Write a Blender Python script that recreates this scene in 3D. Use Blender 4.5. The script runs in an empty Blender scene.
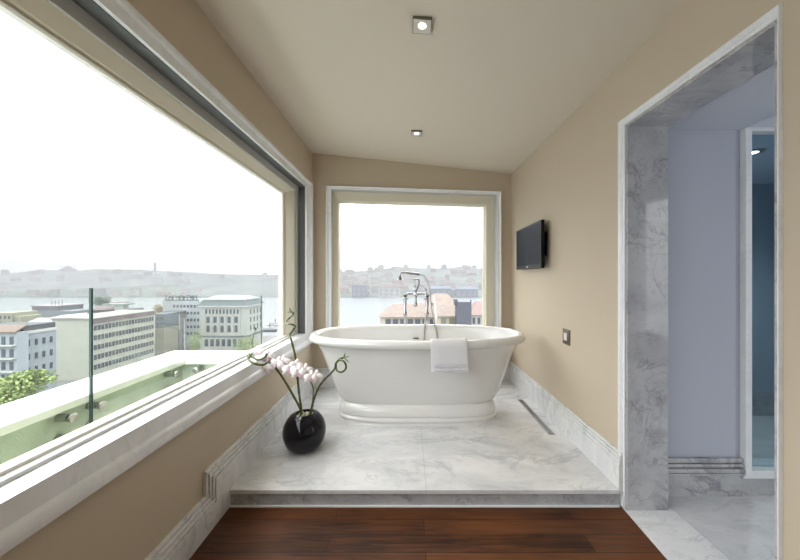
import bpy, bmesh, math, random
from mathutils import Vector, Matrix
C = bpy.context.scene
COL = C.collection
R = random.Random(7)
PI = math.pi

# ---------------------------------------------------------------- camera, sky, exposure
CAMZ = 1.17
F = 315.0
VX, VY = 408.0, 277.0
cam_d = bpy.data.cameras.new('camera')
cam = bpy.data.objects.new('camera', cam_d); COL.objects.link(cam)
cam.location = (0, 0, CAMZ); cam.rotation_euler = (PI/2, 0, 0)
cam_d.sensor_width = 36; cam_d.lens = F/800*36
cam_d.shift_x = -(VX-400)/800; cam_d.shift_y = -(280-VY)/800
cam_d.clip_start = 0.02; cam_d.clip_end = 9000
C.camera = cam

SKY = 2.0
w = bpy.data.worlds.new('overcast_sky'); C.world = w; w.use_nodes = True
nt = w.node_tree; bg = nt.nodes['Background']
tc = nt.nodes.new('ShaderNodeTexCoord'); sep = nt.nodes.new('ShaderNodeSeparateXYZ')
rmp = nt.nodes.new('ShaderNodeValToRGB')
nt.links.new(tc.outputs['Generated'], sep.inputs[0]); nt.links.new(sep.outputs['Z'], rmp.inputs[0])
rmp.color_ramp.elements[0].position = 0.0; rmp.color_ramp.elements[0].color = (.90, .92, .95, 1)
rmp.color_ramp.elements[1].position = 0.6; rmp.color_ramp.elements[1].color = (.98, .99, 1.0, 1)
nt.links.new(rmp.outputs[0], bg.inputs['Color'])
# overcast sky: three times as bright overhead as at the horizon
mz = nt.nodes.new('ShaderNodeMath'); mz.operation = 'MAXIMUM'; mz.inputs[1].default_value = 0; nt.links.new(sep.outputs['Z'], mz.inputs[0])
ma = nt.nodes.new('ShaderNodeMath'); ma.operation = 'MULTIPLY_ADD'; ma.inputs[1].default_value = 2*SKY; ma.inputs[2].default_value = SKY
nt.links.new(mz.outputs[0], ma.inputs[0]); nt.links.new(ma.outputs[0], bg.inputs['Strength'])

C.view_settings.view_transform = 'Standard'; C.view_settings.look = 'None'
C.view_settings.gamma = 1; C.view_settings.use_curve_mapping = False
C.view_settings.exposure = 0.56
cy = C.cycles
cy.use_denoising = True
try: cy.denoiser = 'OPENIMAGEDENOISE'
except Exception: pass
cy.max_bounces = 14; cy.diffuse_bounces = 8; cy.glossy_bounces = 6
cy.transparent_max_bounces = 24; cy.transmission_bounces = 8; cy.volume_bounces = 2
cy.caustics_reflective = False; cy.caustics_refractive = False
cy.sample_clamp_indirect = 8

def portal(name, loc, rot, sx, sy):
    l = bpy.data.lights.new(name, 'AREA'); l.shape = 'RECTANGLE'; l.size = sx; l.size_y = sy
    o = bpy.data.objects.new(name, l); COL.objects.link(o); o.location = loc; o.rotation_euler = rot
    l.cycles.is_portal = True
    return o

# ---------------------------------------------------------------- helpers
def px(x, y, Y):
    """point of the place that lies at depth Y along the sight line through x, y"""
    return Vector(((x-VX)*Y/F, Y, CAMZ-(y-VY)*Y/F))

def props(o, label=None, cat=None, group=None, kind=None):
    if label: o['label'] = label
    if cat: o['category'] = cat
    if group: o['group'] = group
    if kind: o['kind'] = kind
    return o

def wloc(o):
    v = Vector((0, 0, 0))
    while o is not None:
        v = v + o.location; o = o.parent
    return v

def thing(name, label, cat, loc=(0, 0, 0), group=None, kind=None):
    o = bpy.data.objects.new(name, None); COL.objects.link(o); o.location = loc
    o.empty_display_size = .1
    return props(o, label, cat, group, kind)

class MB:
    def __init__(s): s.bm = bmesh.new()
    def face(s, pts):
        try: return s.bm.faces.new([s.bm.verts.new(p) for p in pts])
        except ValueError: return None
    def box(s, x0, x1, y0, y1, z0, z1):
        v = [s.bm.verts.new((x, y, z)) for x in (x0, x1) for y in (y0, y1) for z in (z0, z1)]
        for f in ((0,1,3,2),(4,6,7,5),(0,4,5,1),(2,3,7,6),(0,2,6,4),(1,5,7,3)):
            s.bm.faces.new([v[i] for i in f])
        return s
    def obox(s, o, ax, ay, az):
        """box with corner o and edge vectors ax, ay, az"""
        o, ax, ay, az = map(Vector, (o, ax, ay, az))
        v = [s.bm.verts.new(o+i*ax+j*ay+k*az) for i in (0,1) for j in (0,1) for k in (0,1)]
        for f in ((0,1,3,2),(4,6,7,5),(0,4,5,1),(2,3,7,6),(0,2,6,4),(1,5,7,3)):
            s.bm.faces.new([v[i] for i in f])
        return s
    def prism(s, poly, d):
        """closed polygon of 3D points swept by vector d"""
        d = Vector(d); a = [s.bm.verts.new(Vector(p)) for p in poly]; b = [s.bm.verts.new(Vector(p)+d) for p in poly]
        n = len(poly); s.bm.faces.new(a); s.bm.faces.new(b[::-1])
        for i in range(n): s.bm.faces.new((a[i], b[i], b[(i+1) % n], a[(i+1) % n]))
        return s
    def loft(s, rings, closed=True, cap=(True, True)):
        rv = [[s.bm.verts.new(p) for p in r] for r in rings]
        n = len(rings[0])
        for a, b in zip(rv, rv[1:]):
            for i in range(n if closed else n-1):
                j = (i+1) % n
                s.bm.faces.new((a[i], a[j], b[j], b[i]))
        if cap[0]: s.bm.faces.new(rv[0][::-1])
        if cap[1]: s.bm.faces.new(rv[-1])
        return s
    def lathe(s, c, prof, n=32, axis='Z', cap=(True, True)):
        c = Vector(c); rings = []
        for r, h in prof:
            ring = []
            for i in range(n):
                t = 2*PI*i/n; u, v = r*math.cos(t), r*math.sin(t)
                p = {'Z': (u, v, h), 'X': (h, u, v), 'Y': (u, h, v)}[axis]
                ring.append(c+Vector(p))
            rings.append(ring)
        return s.loft(rings, True, cap)
    def tube(s, pts, r, n=8, cap=True):
        pts = [Vector(p) for p in pts]
        rs = r if isinstance(r, (list, tuple)) else [r]*len(pts)
        rings = []; up = Vector((0.31, 0.11, .94)); side = None
        for i, p in enumerate(pts):
            t = (pts[min(i+1, len(pts)-1)]-pts[max(i-1, 0)])
            if t.length < 1e-9: t = Vector((0, 0, 1))
            t.normalize()
            if side is None:
                side = t.cross(up)
                if side.length < 1e-3: side = t.cross(Vector((1, 0, 0)))
            else: side = side - t*side.dot(t)
            side.normalize(); nn = side.cross(t)
            rings.append([p+rs[i]*(math.cos(2*PI*k/n)*side+math.sin(2*PI*k/n)*nn) for k in range(n)])
        return s.loft(rings, True, (cap, cap))
    def ball(s, c, rx, ry=None, rz=None, sub=2, jit=0, rnd=None):
        ry = rx if ry is None else ry; rz = rx if rz is None else rz
        r = bmesh.ops.create_icosphere(s.bm, subdivisions=sub, radius=1)
        for v in r['verts']:
            k = 1+(rnd.uniform(-jit, jit) if jit else 0)
            v.co = Vector((v.co.x*rx*k+c[0], v.co.y*ry*k+c[1], v.co.z*rz*k+c[2]))
        return s
    def build(s, name, mat, parent=None, smooth=False, bevel=0, seg=2, angle=40, label=None):
        bmesh.ops.recalc_face_normals(s.bm, faces=s.bm.faces)
        co = [v.co for v in s.bm.verts]
        lo = Vector([min(c[i] for c in co) for i in range(3)]); hi = Vector([max(c[i] for c in co) for i in range(3)])
        org = wloc(parent) if parent is not None else Vector(((lo.x+hi.x)/2, (lo.y+hi.y)/2, lo.z))
        for v in s.bm.verts: v.co -= org
        me = bpy.data.meshes.new(name); s.bm.to_mesh(me); s.bm.free()
        o = bpy.data.objects.new(name, me); COL.objects.link(o)
        if parent is not None: o.parent = parent
        else: o.location = org
        if mat is not None: me.materials.append(mat)
        if smooth:
            for p in me.polygons: p.use_smooth = True
            try: me.set_sharp_from_angle(angle=math.radians(angle))
            except Exception: pass
        if bevel:
            m = o.modifiers.new('bevel', 'BEVEL'); m.width = bevel; m.segments = seg; m.limit_method = 'ANGLE'; m.angle_limit = math.radians(35)
            m.harden_normals = False
        if label: o['label'] = label
        return o

def spline(pts, n=8):
    pts = [Vector(p) for p in pts]; out = []
    P = [2*pts[0]-pts[1]]+pts+[2*pts[-1]-pts[-2]]
    for i in range(1, len(P)-2):
        a, b, c, d = P[i-1:i+3]
        for k in range(n):
            t = k/n
            out.append(.5*((2*b)+(c-a)*t+(2*a-5*b+4*c-d)*t*t+(3*b-a-3*c+d)*t**3))
    out.append(pts[-1]); return out

def copy_tree(o, parent=None):
    c = o.copy(); COL.objects.link(c)
    if parent is not None: c.parent = parent
    for ch in list(o.children): copy_tree(ch, c)
    return c

def struct(o): o['kind'] = 'structure'; return o

# ---------------------------------------------------------------- materials
EXT = 1.0
def mat(name, col, rough=.5, metal=0, spec=.5, bump=0, bscale=50, var=0, vscale=5, coat=0):
    col = tuple(c*EXT for c in col)
    m = bpy.data.materials.new(name); m.use_nodes = True
    t = m.node_tree; b = t.nodes['Principled BSDF']
    b.inputs['Base Color'].default_value = (*col, 1); b.inputs['Roughness'].default_value = rough
    b.inputs['Metallic'].default_value = metal; b.inputs['Specular IOR Level'].default_value = spec
    b.inputs['Coat Weight'].default_value = coat
    g = t.nodes.new('ShaderNodeTexCoord')
    if var:
        n = t.nodes.new('ShaderNodeTexNoise'); n.inputs['Scale'].default_value = vscale; n.inputs['Detail'].default_value = 4
        t.links.new(g.outputs['Object'], n.inputs['Vector'])
        r = t.nodes.new('ShaderNodeValToRGB')
        r.color_ramp.elements[0].position = .3; r.color_ramp.elements[1].position = .7
        r.color_ramp.elements[0].color = (*[c*(1-var) for c in col], 1); r.color_ramp.elements[1].color = (*[min(1, c*(1+var)) for c in col], 1)
        t.links.new(n.outputs['Fac'], r.inputs[0]); t.links.new(r.outputs[0], b.inputs['Base Color'])
    if bump:
        n = t.nodes.new('ShaderNodeTexNoise'); n.inputs['Scale'].default_value = bscale; n.inputs['Detail'].default_value = 3
        t.links.new(g.outputs['Object'], n.inputs['Vector'])
        bp = t.nodes.new('ShaderNodeBump'); bp.inputs['Strength'].default_value = bump; bp.inputs['Distance'].default_value = .01
        t.links.new(n.outputs['Fac'], bp.inputs['Height']); t.links.new(bp.outputs[0], b.inputs['Normal'])
    return m

def marble(name, base=(.73, .73, .725), vein=(.36, .37, .40), cloud=(.66, .67, .69), rough=.12, scale=1.0, seam=None, rot=.6, amt=1.0):
    m = bpy.data.materials.new(name); m.use_nodes = True
    t = m.node_tree; b = t.nodes['Principled BSDF']; N = t.nodes.new; L = t.links.new
    g = N('ShaderNodeTexCoord'); mp = N('ShaderNodeMapping'); mp.inputs['Rotation'].default_value = (.5, .35, rot); mp.inputs['Scale'].default_value = (scale, scale*2.1, scale*1.3)
    L(g.outputs['Object'], mp.inputs[0])
    n1 = N('ShaderNodeTexNoise'); n1.inputs['Scale'].default_value = 2.6; n1.inputs['Detail'].default_value = 8; n1.inputs['Roughness'].default_value = .62; n1.inputs['Distortion'].default_value = .6
    L(mp.outputs[0], n1.inputs['Vector'])
    r1 = N('ShaderNodeValToRGB'); r1.color_ramp.elements[0].position = .34; r1.color_ramp.elements[1].position = .62
    r1.color_ramp.elements[0].color = (*cloud, 1); r1.color_ramp.elements[1].color = (*base, 1); L(n1.outputs['Fac'], r1.inputs[0])
    def veins(sc, width, seed, strength):
        n2 = N('ShaderNodeTexNoise'); n2.inputs['Scale'].default_value = sc; n2.inputs['Detail'].default_value = 7; n2.inputs['Roughness'].default_value = .58; n2.inputs['Distortion'].default_value = 1.3
        mp2 = N('ShaderNodeMapping'); mp2.inputs['Location'].default_value = (seed, seed*.7, seed*.3); L(mp.outputs[0], mp2.inputs[0]); L(mp2.outputs[0], n2.inputs['Vector'])
        s1 = N('ShaderNodeMath'); s1.operation = 'SUBTRACT'; s1.inputs[1].default_value = .5; L(n2.outputs['Fac'], s1.inputs[0])
        a1 = N('ShaderNodeMath'); a1.operation = 'ABSOLUTE'; L(s1.outputs[0], a1.inputs[0])
        mr = N('ShaderNodeMapRange'); mr.inputs['From Min'].default_value = 0; mr.inputs['From Max'].default_value = width
        mr.inputs['To Min'].default_value = strength*amt; mr.inputs['To Max'].default_value = 0; L(a1.outputs[0], mr.inputs['Value'])
        n3 = N('ShaderNodeTexNoise'); n3.inputs['Scale'].default_value = sc*1.3; L(mp2.outputs[0], n3.inputs['Vector'])
        mm = N('ShaderNodeMapRange'); mm.inputs['From Min'].default_value = .45; mm.inputs['From Max'].default_value = .62; L(n3.outputs['Fac'], mm.inputs['Value'])
        mu = N('ShaderNodeMath'); mu.operation = 'MULTIPLY'; L(mr.outputs[0], mu.inputs[0]); L(mm.outputs[0], mu.inputs[1])
        return mu.outputs[0]
    cur = r1.outputs[0]
    for args in ((1.5, .035, 3.1, .8), (4.0, .03, 9.7, .6), (9, .04, 5.5, .3)):
        mx = N('ShaderNodeMix'); mx.data_type = 'RGBA'; L(veins(*args), mx.inputs['Factor']); L(cur, mx.inputs['A']); mx.inputs['B'].default_value = (*vein, 1); cur = mx.outputs['Result']
    if seam:      # joints between slabs: list of (axis, position in object space)
        sp = N('ShaderNodeSeparateXYZ'); L(g.outputs['Object'], sp.inputs[0])
        for ax, pos in seam:
            s1 = N('ShaderNodeMath'); s1.operation = 'SUBTRACT'; s1.inputs[1].default_value = pos; L(sp.outputs[ax], s1.inputs[0])
            a1 = N('ShaderNodeMath'); a1.operation = 'ABSOLUTE'; L(s1.outputs[0], a1.inputs[0])
            lt = N('ShaderNodeMath'); lt.operation = 'LESS_THAN'; lt.inputs[1].default_value = .0015; L(a1.outputs[0], lt.inputs[0])
            mu = N('ShaderNodeMath'); mu.operation = 'MULTIPLY'; mu.inputs[1].default_value = .55; L(lt.outputs[0], mu.inputs[0])
            mx = N('ShaderNodeMix'); mx.data_type = 'RGBA'; L(mu.outputs[0], mx.inputs['Factor']); L(cur, mx.inputs['A']); mx.inputs['B'].default_value = (.34, .34, .34, 1); cur = mx.outputs['Result']
    L(cur, b.inputs['Base Color']); b.inputs['Roughness'].default_value = rough
    return m

def wood():
    m = bpy.data.materials.new('dark_wood_planks'); m.use_nodes = True
    t = m.node_tree; b = t.nodes['Principled BSDF']; N = t.nodes.new; L = t.links.new
    g = N('ShaderNodeTexCoord')
    br = N('ShaderNodeTexBrick'); br.offset = .37; br.inputs['Scale'].default_value = 1
    br.inputs['Brick Width'].default_value = 1.15; br.inputs['Row Height'].default_value = .092; br.inputs['Mortar Size'].default_value = .0016
    br.inputs['Color1'].default_value = (0, 0, 0, 1); br.inputs['Color2'].default_value = (1, 1, 1, 1); br.inputs['Mortar'].default_value = (.5, .5, .5, 1)
    L(g.outputs['Object'], br.inputs['Vector'])
    mp = N('ShaderNodeMapping'); mp.inputs['Scale'].default_value = (1.6, 22, 1); L(g.outputs['Object'], mp.inputs[0])
    n = N('ShaderNodeTexNoise'); n.inputs['Scale'].default_value = 2.2; n.inputs['Detail'].default_value = 7; n.inputs['Distortion'].default_value = .8; L(mp.outputs[0], n.inputs['Vector'])
    n2 = N('ShaderNodeTexNoise'); n2.inputs['Scale'].default_value = 2.5; n2.inputs['Detail'].default_value = 3; L(g.outputs['Object'], n2.inputs['Vector'])
    r = N('ShaderNodeValToRGB'); e = r.color_ramp.elements
    e[0].position = .44; e[0].color = (.026, .010, .005, 1); e[1].position = .80; e[1].color = (.125, .043, .014, 1)
    a = N('ShaderNodeMath'); a.operation = 'MULTIPLY_ADD'; a.inputs[1].default_value = .62; L(n.outputs['Fac'], a.inputs[0])
    bb = N('ShaderNodeMath'); bb.operation = 'MULTIPLY'; bb.inputs[1].default_value = .22; L(br.outputs['Color'], bb.inputs[0])
    cc = N('ShaderNodeMath'); cc.operation = 'MULTIPLY_ADD'; cc.inputs[1].default_value = .48; L(n2.outputs['Fac'], cc.inputs[0]); L(bb.outputs[0], cc.inputs[2])
    L(cc.outputs[0], a.inputs[2]); L(a.outputs[0], r.inputs[0])
    mx = N('ShaderNodeMix'); mx.data_type = 'RGBA'; L(br.outputs['Fac'], mx.inputs['Factor']); L(r.outputs[0], mx.inputs['A']); mx.inputs['B'].default_value = (.015, .007, .004, 1)
    L(mx.outputs['Result'], b.inputs['Base Color']); b.inputs['Roughness'].default_value = .38; b.inputs['Specular IOR Level'].default_value = .25
    bp = N('ShaderNodeBump'); bp.inputs['Strength'].default_value = .15; bp.inputs['Distance'].default_value = .004; L(n.outputs['Fac'], bp.inputs['Height']); L(bp.outputs[0], b.inputs['Normal'])
    return m

def glass(name, tint=(.985, .99, .986), refl=1.0):
    m = bpy.data.materials.new(name); m.use_nodes = True
    t = m.node_tree; t.nodes.remove(t.nodes['Principled BSDF']); N = t.nodes.new; L = t.links.new
    out = t.nodes['Material Output']; tr = N('ShaderNodeBsdfTransparent'); tr.inputs[0].default_value = (*tint, 1)
    gl = N('ShaderNodeBsdfGlossy'); gl.inputs['Roughness'].default_value = 0.02
    fr = N('ShaderNodeFresnel'); fr.inputs['IOR'].default_value = 1.35
    mu = N('ShaderNodeMath'); mu.operation = 'MULTIPLY'; mu.inputs[1].default_value = refl; L(fr.outputs[0], mu.inputs[0])
    mx = N('ShaderNodeMixShader'); L(mu.outputs[0], mx.inputs[0]); L(tr.outputs[0], mx.inputs[1]); L(gl.outputs[0], mx.inputs[2])
    L(mx.outputs[0], out.inputs['Surface'])
    return m

def emit(name, col, s):
    m = bpy.data.materials.new(name); m.use_nodes = True
    b = m.node_tree.nodes['Principled BSDF']; b.inputs['Emission Color'].default_value = (*col, 1); b.inputs['Emission Strength'].default_value = s
    b.inputs['Base Color'].default_value = (*col, 1)
    return m

M = {}
M['paint'] = mat('beige_wall_paint', (.52, .442, .338), .75, bump=.05, bscale=220)
M['ceil'] = mat('ceiling_paint', (.66, .60, .515), .8, bump=.04, bscale=200)
M['marble'] = marble('carrara_marble', cloud=(.55, .56, .58), seam=[(0, .018+.075)], amt=.7)
M['marble_trim'] = marble('marble_trim', scale=1.5, rough=.2, amt=.6)
M['marble_white'] = marble('pale_marble_sill', base=(.81, .835, .86), cloud=(.76, .77, .78), rough=.25, scale=1.2, amt=.2)
M['marble_grey'] = marble('grey_veined_marble', base=(.47, .47, .48), cloud=(.36, .36, .38), vein=(.10, .10, .12), rough=.05, scale=1.5, rot=1.1, amt=.75, seam=[(2, 1.472)])
M['wood'] = wood()
M['alu'] = mat('beige_aluminium', (.66, .62, .50), .4, bump=.02)
M['alu_white'] = mat('white_aluminium', (.80, .79, .74), .4)
M['alu_grey'] = mat('grey_aluminium', (.42, .42, .40), .4)
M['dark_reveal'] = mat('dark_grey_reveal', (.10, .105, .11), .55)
M['glass'] = glass('window_glass', refl=.06)
M['bal_glass'] = glass('balustrade_glass', (.95, .97, .955), refl=.06)
M['edge'] = mat('dark_glass_edge', (.02, .05, .045), .2)
M['tub'] = mat('white_enamel', (.71, .71, .695), .14, coat=.3)
M['towel'] = mat('white_terry', (.83, .83, .86), .95, bump=.6, bscale=500)
M['stitch'] = mat('towel_stitching', (.72, .72, .77), .9)
M['chrome'] = mat('chrome', (.46, .465, .48), .14, metal=1)
M['steel'] = mat('brushed_steel', (.42, .415, .40), .3, metal=1)
M['black_gloss'] = mat('black_glazed_ceramic', (.006, .006, .009), .07, spec=.3)
M['stem'] = mat('bamboo_stalk', (.070, .082, .018), .4, var=.6, vscale=45)
M['leaf'] = mat('green_leaf', (.10, .20, .04), .45, var=.3, vscale=40)
M['stem_brown'] = mat('orchid_stem', (.09, .095, .03), .5, var=.3, vscale=60)
M['petal'] = mat('orchid_petal', (.88, .83, .84), .55, var=.06, vscale=60)
M['petal_pink'] = mat('orchid_lip', (.60, .36, .46), .5)
M['pebble'] = mat('pale_pebbles', (.42, .42, .30), .6, var=.4, vscale=60)
M['bezel'] = mat('black_plastic', (.010, .010, .012), .35, spec=.15)
M['screen'] = mat('tv_screen', (.024, .027, .038), .4, spec=.04)
M['lamp_on'] = emit('lamp_glow', (1, .93, .80), 14)
M['nickel'] = mat('dark_nickel', (.20, .175, .14), .35, metal=.8)
M['led'] = mat('pale_print', (.65, .65, .68), .4)
M['white_plastic'] = mat('pale_switch', (.66, .63, .60), .4)
M['blue_paint'] = mat('blue_grey_paint', (.45, .475, .55), .7, bump=.04, bscale=200)
M['shower_paint'] = mat('dark_blue_grey_paint', (.34, .40, .47), .6)
M['silver'] = mat('satin_silver', (.60, .58, .53), .45, metal=.4)
M['bath_ceil'] = mat('bathroom_ceiling_paint', (.62, .65, .72), .8)
M['shower_glass'] = glass('tinted_shower_glass', (.64, .75, .80), refl=.3)
M['green_wall'] = mat('pale_green_render', (.46, .54, .45), .85, var=.08, vscale=9, bump=.2, bscale=120)
M['coping'] = mat('white_coping', (.80, .84, .80), .7, var=.04, vscale=20)

# ---------------------------------------------------------------- room shell
XL, XR = -.94, 1.095
YL, YR = 3.09, 3.34            # depth of the back wall at its left and right ends
ZL = CAMZ+124*YL/F; ZR = CAMZ+103*YR/F
YF = -3.0
PZ = .09                       # marble platform height
PY = 1.597                     # its front edge
def zc(x): return ZL+(ZR-ZL)*(x-XL)/(XR-XL)
BU = Vector((XR-XL, YR-YL, 0)); BLEN = BU.length; BU.normalize()
BN = Vector((BU.y, -BU.x, 0))  # into the room
BO = Vector((XL, YL, 0))
def back_u(pxx, off=0):
    dx = (pxx-VX)/F; k = (YR-YL)/(XR-XL)
    O = BO-BN*off
    t = (O.y-k*O.x)/(1-k*dx)
    return (Vector((t*dx, t, 0))-BO).dot(BU), t
T = .22
LZ0, LZ1 = CAMZ-.514, CAMZ+.826     # left window reveal
LY0, LY1 = -2.7, 2.875  # window lengthened unseen behind the camera to brighten right wall and ceiling
m = MB()
m.box(XL-T, XL, YF, YL+.3, -.3, LZ0-.02)
m.box(XL-T, XL, YF, YL+.3, LZ1, ZL)
m.box(XL-T, XL, LY1, YL+.3, LZ0-.02, LZ1)
m.box(XL-T, XL, YF, LY0, LZ0-.02, LZ1)
struct(m.build('wall_left', M['paint']))

# back wall with window opening
ua, _ = back_u(331.5); ub, _ = back_u(496.5)
BZ0, BZ1 = LZ0-.14, 2.035
m = MB()
def bpan(u0, u1, z00, z01, z10, z11):
    a, b = BO+BU*u0, BO+BU*u1
    m.prism([(a.x, a.y, z00), (b.x, b.y, z10), (b.x, b.y, z11), (a.x, a.y, z01)], -BN*T)
def zu(u): return zc((BO+BU*u).x)
bpan(0, ua, -.3, zu(0), -.3, zu(ua)); bpan(ub, BLEN, -.3, zu(ub), -.3, zu(BLEN))
bpan(ua, ub, -.3, BZ0, -.3, BZ0); bpan(ua, ub, BZ1, zu(ua), BZ1, zu(ub))
struct(m.build('wall_back', M['paint']))

# right wall with the doorway
DY0, DY1 = .930, 1.586; DZ = CAMZ+.765; XD = 1.299
m = MB()
m.box(XR, XD, DY1, YR, -.3, ZR); m.box(XR, XD, YF, DY0, -.3, ZR); m.box(XR, XD, DY0, DY1, DZ, ZR)
struct(m.build('wall_right', M['paint']))
struct(MB().box(XL-T, XD, YF-.15, YF, -.3, ZL).build('wall_front', M['paint']))
m = MB(); m.prism([(XL-T, YF-.15, ZL+.0147), (XD, YF-.15, zc(XD)), (XD, YR+.3, zc(XD)), (XL-T, YR+.3, ZL+.0147)], (0, 0, .12))
struct(m.build('ceiling', M['ceil']))
struct(MB().box(XL, XR-.005, YF, PY+.03, -.3, 0).build('floor', M['wood']))
# marble step platform: body and nosed slab
p = thing('marble_platform', None, None, (0, 2.3, 0)); p['kind'] = 'structure'
a, b = BO, BO+BU*BLEN
struct(MB().prism([(XL, PY+.012, -.1), (XR, PY+.012, -.1), (b.x, b.y, -.1), (a.x, a.y, -.1)], (0, 0, .1+PZ-.022)).build('riser', M['marble_grey'], p))
struct(MB().prism([(XL, PY, PZ-.022), (XR, PY, PZ-.022), (b.x, b.y, PZ-.022), (a.x, a.y, PZ-.022)], (0, 0, .022)).build('slab', M['marble'], p, bevel=.003))
struct(MB().box(XL+.033, XR-.02, PY+.002, PY+.012, 0, .006).build('joint_strip', M['marble_white'], p))

# baseboards
LAY = ((0, .128, .034), (.128, .134, .026), (.134, .149, .031), (.149, .154, .020), (.154, .168, .025), (.168, .172, .014), (.172, .185, .018))
m = MB()
for z0, z1, d in LAY:          # upper run on the platform, its front end returned down to the floor board
    m.box(XL, XL+d, 1.443+(.185-z1)*.82, YL+.1, .05 if z0 == 0 else PZ+z0, PZ+z1)
m2 = .022
for z0, z1, d in LAY[1:]: m.box(XL, XL+d, 1.443+(.185-z1)*.82, 1.443+(.185-z0)*.82, .06, PZ+z0)
struct(m.build('baseboard_left', M['marble_trim'], bevel=.0015))
m = MB()
for z0, z1, d in LAY:
    e = 1.489 if z0 > .1 else PY+.012
    m.box(XL, XL+d+.0004, YF, e, 0 if z0 == 0 else z0-m2, z1-m2)
struct(m.build('baseboard_left_lower', M['marble_trim'], bevel=.0015))
m = MB()
for z0, z1, d in LAY: m.box(XR-d*.7, XR, 1.60, YR, PZ+z0, PZ+z1)
struct(m.build('baseboard_right', M['marble_trim'], bevel=.0015))
m = MB()
for z0, z1, d in LAY: m.obox(BO+Vector((0, 0, PZ+z0)), BU*BLEN, BN*d, (0, 0, z1-z0))
struct(m.build('baseboard_back', M['marble_trim'], bevel=.0015))

# ---------------------------------------------------------------- windows
def frame_mesh(O, U, N, u0, u1, z0, z1, prof, wl=1, wr=1, wb=1, wt=1):
    """mitred frame round a rectangle; prof = closed list of (outward, off-wall)"""
    O = Vector(O); mb = MB(); rings = []
    for d, h in prof:
        cs = [(u0-d*wl, z0-d*wb), (u1+d*wr, z0-d*wb), (u1+d*wr, z1+d*wt), (u0-d*wl, z1+d*wt)]
        rings.append([O+U*u+Vector((0, 0, z))+N*h for u, z in cs])
    rings.append(rings[0])
    rv = [[mb.bm.verts.new(q) for q in r] for r in rings[:-1]]; rv.append(rv[0])
    for A, B in zip(rv, rv[1:]):
        for i in range(4):
            j = (i+1) % 4; mb.bm.faces.new((A[i], A[j], B[j], B[i]))
    return mb
CAS = [(0, -.002), (0, .016), (.040, .016), (.044, .024), (.052, .031), (.062, .033), (.072, .028), (.077, .016), (.077, -.002)]
UY, NX, OL = Vector((0, 1, 0)), Vector((1, 0, 0)), Vector((XL, 0, 0))
w1 = thing('window_1', None, None, (XL, .6, LZ0)); w1['kind'] = 'structure'
frame_mesh(OL, UY, NX, LY0, LY1, LZ0, LZ1, CAS, wr=2.2, wb=1.55).build('window_casing', M['marble_white'], w1, smooth=True, angle=30)
# sill slab
mb = MB(); mb.prism([(XL-.10, LY0, LZ0-.02), (XL-.10, LY0, LZ0), (XL-.003, LY0, LZ0), (XL-.003, LY0, LZ0-.02)], (0, LY1-LY0, 0)); mb.build('window_sill', M['marble_white'], w1)
# reveal lining
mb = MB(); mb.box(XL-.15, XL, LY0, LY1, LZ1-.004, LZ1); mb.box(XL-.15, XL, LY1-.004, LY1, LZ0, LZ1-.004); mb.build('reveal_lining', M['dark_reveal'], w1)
FR1 = [(0, -.11), (0, -.058), (.05, -.058), (.05, -.11)]
frame_mesh(OL, UY, NX, LY0+.05, LY1-.054, LZ0+.012, LZ1-.054, FR1, wb=.24).build('outer_frame', M['alu_grey'], w1)
GX = -.135
FR2 = [(0, -.15), (0, -.118), (.012, -.112), (.018, -.098), (.085, -.075), (.10, -.070), (.10, -.15)]
gy0, gy1, gz0, gz1 = LY0+.15, 2.655, CAMZ-.505, CAMZ+.712
frame_mesh(OL, UY, NX, gy0, gy1, gz0, gz1, FR2, wr=1.5, wb=.10, wt=.62).build('window_frame', M['alu'], w1, label='beige aluminium frame')
FR3 = [(0, -.134), (0, -.112), (.012, -.106), (.016, -.134)]
frame_mesh(OL, UY, NX, gy0+.02, gy1-.018, gz0+.006, gz1-.010, FR3, wt=.6, wb=.5).build('glazing_bead', M['alu_white'], w1)
mb = MB(); mb.box(XL-.09, XL-.062, LY0, LY1-.01, LZ0, LZ0+.010); mb.box(XL-.125, XL-.088, LY0, gy1+.08, LZ0, LZ0+.022); mb.build('lower_rail', M['alu_white'], w1)
MB().box(XL-.139, XL-.131, gy0, gy1, gz0, gz1).build('pane', M['glass'], w1)
portal('portal_left', (XL-.17, (gy0+gy1)/2, (gz0+gz1)/2), (0, -PI/2, 0), gz1-gz0, gy1-gy0)

w2 = thing('window_2', None, None, BO+BU*(ua+ub)/2+Vector((0, 0, BZ0))); w2['kind'] = 'structure'
frame_mesh(BO, BU, BN, ua, ub, BZ0, BZ1, CAS, wl=.72, wr=.62, wb=1.2, wt=.45).build('window_casing', M['marble_white'], w2, smooth=True, angle=30)
mb = MB()
for u0_, u1_, z0_, z1_ in ((ua, ua+.004, BZ0, BZ1), (ub-.004, ub, BZ0, BZ1), (ua, ub, BZ1-.004, BZ1)):
    mb.obox(BO+BU*u0_+Vector((0, 0, z0_))-BN*.16, BU*(u1_-u0_), BN*.16, (0, 0, z1_-z0_))
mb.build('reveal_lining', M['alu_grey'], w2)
mb = MB(); mb.obox(BO+BU*ua+Vector((0, 0, BZ0))-BN*.16, BU*(ub-ua), BN*.17, (0, 0, .012)); mb.build('window_sill', M['marble_white'], w2)
ga, _ = back_u(339.6, .10); gb, _ = back_u(484.0, .10)
gzt = CAMZ+73*3.29/F
FRB = [(0, -.15), (0, -.100), (.010, -.088), (.014, -.070), (.10, -.055), (.10, -.15)]
frame_mesh(BO, BU, BN, ga, gb, BZ0+.06, gzt, FRB, wl=(ga-ua)/.10*.96, wr=(ub-gb)/.10*.96, wb=.48, wt=(BZ1-gzt)/.10*.96).build('window_frame', M['alu'], w2, label='beige aluminium frame')
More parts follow.
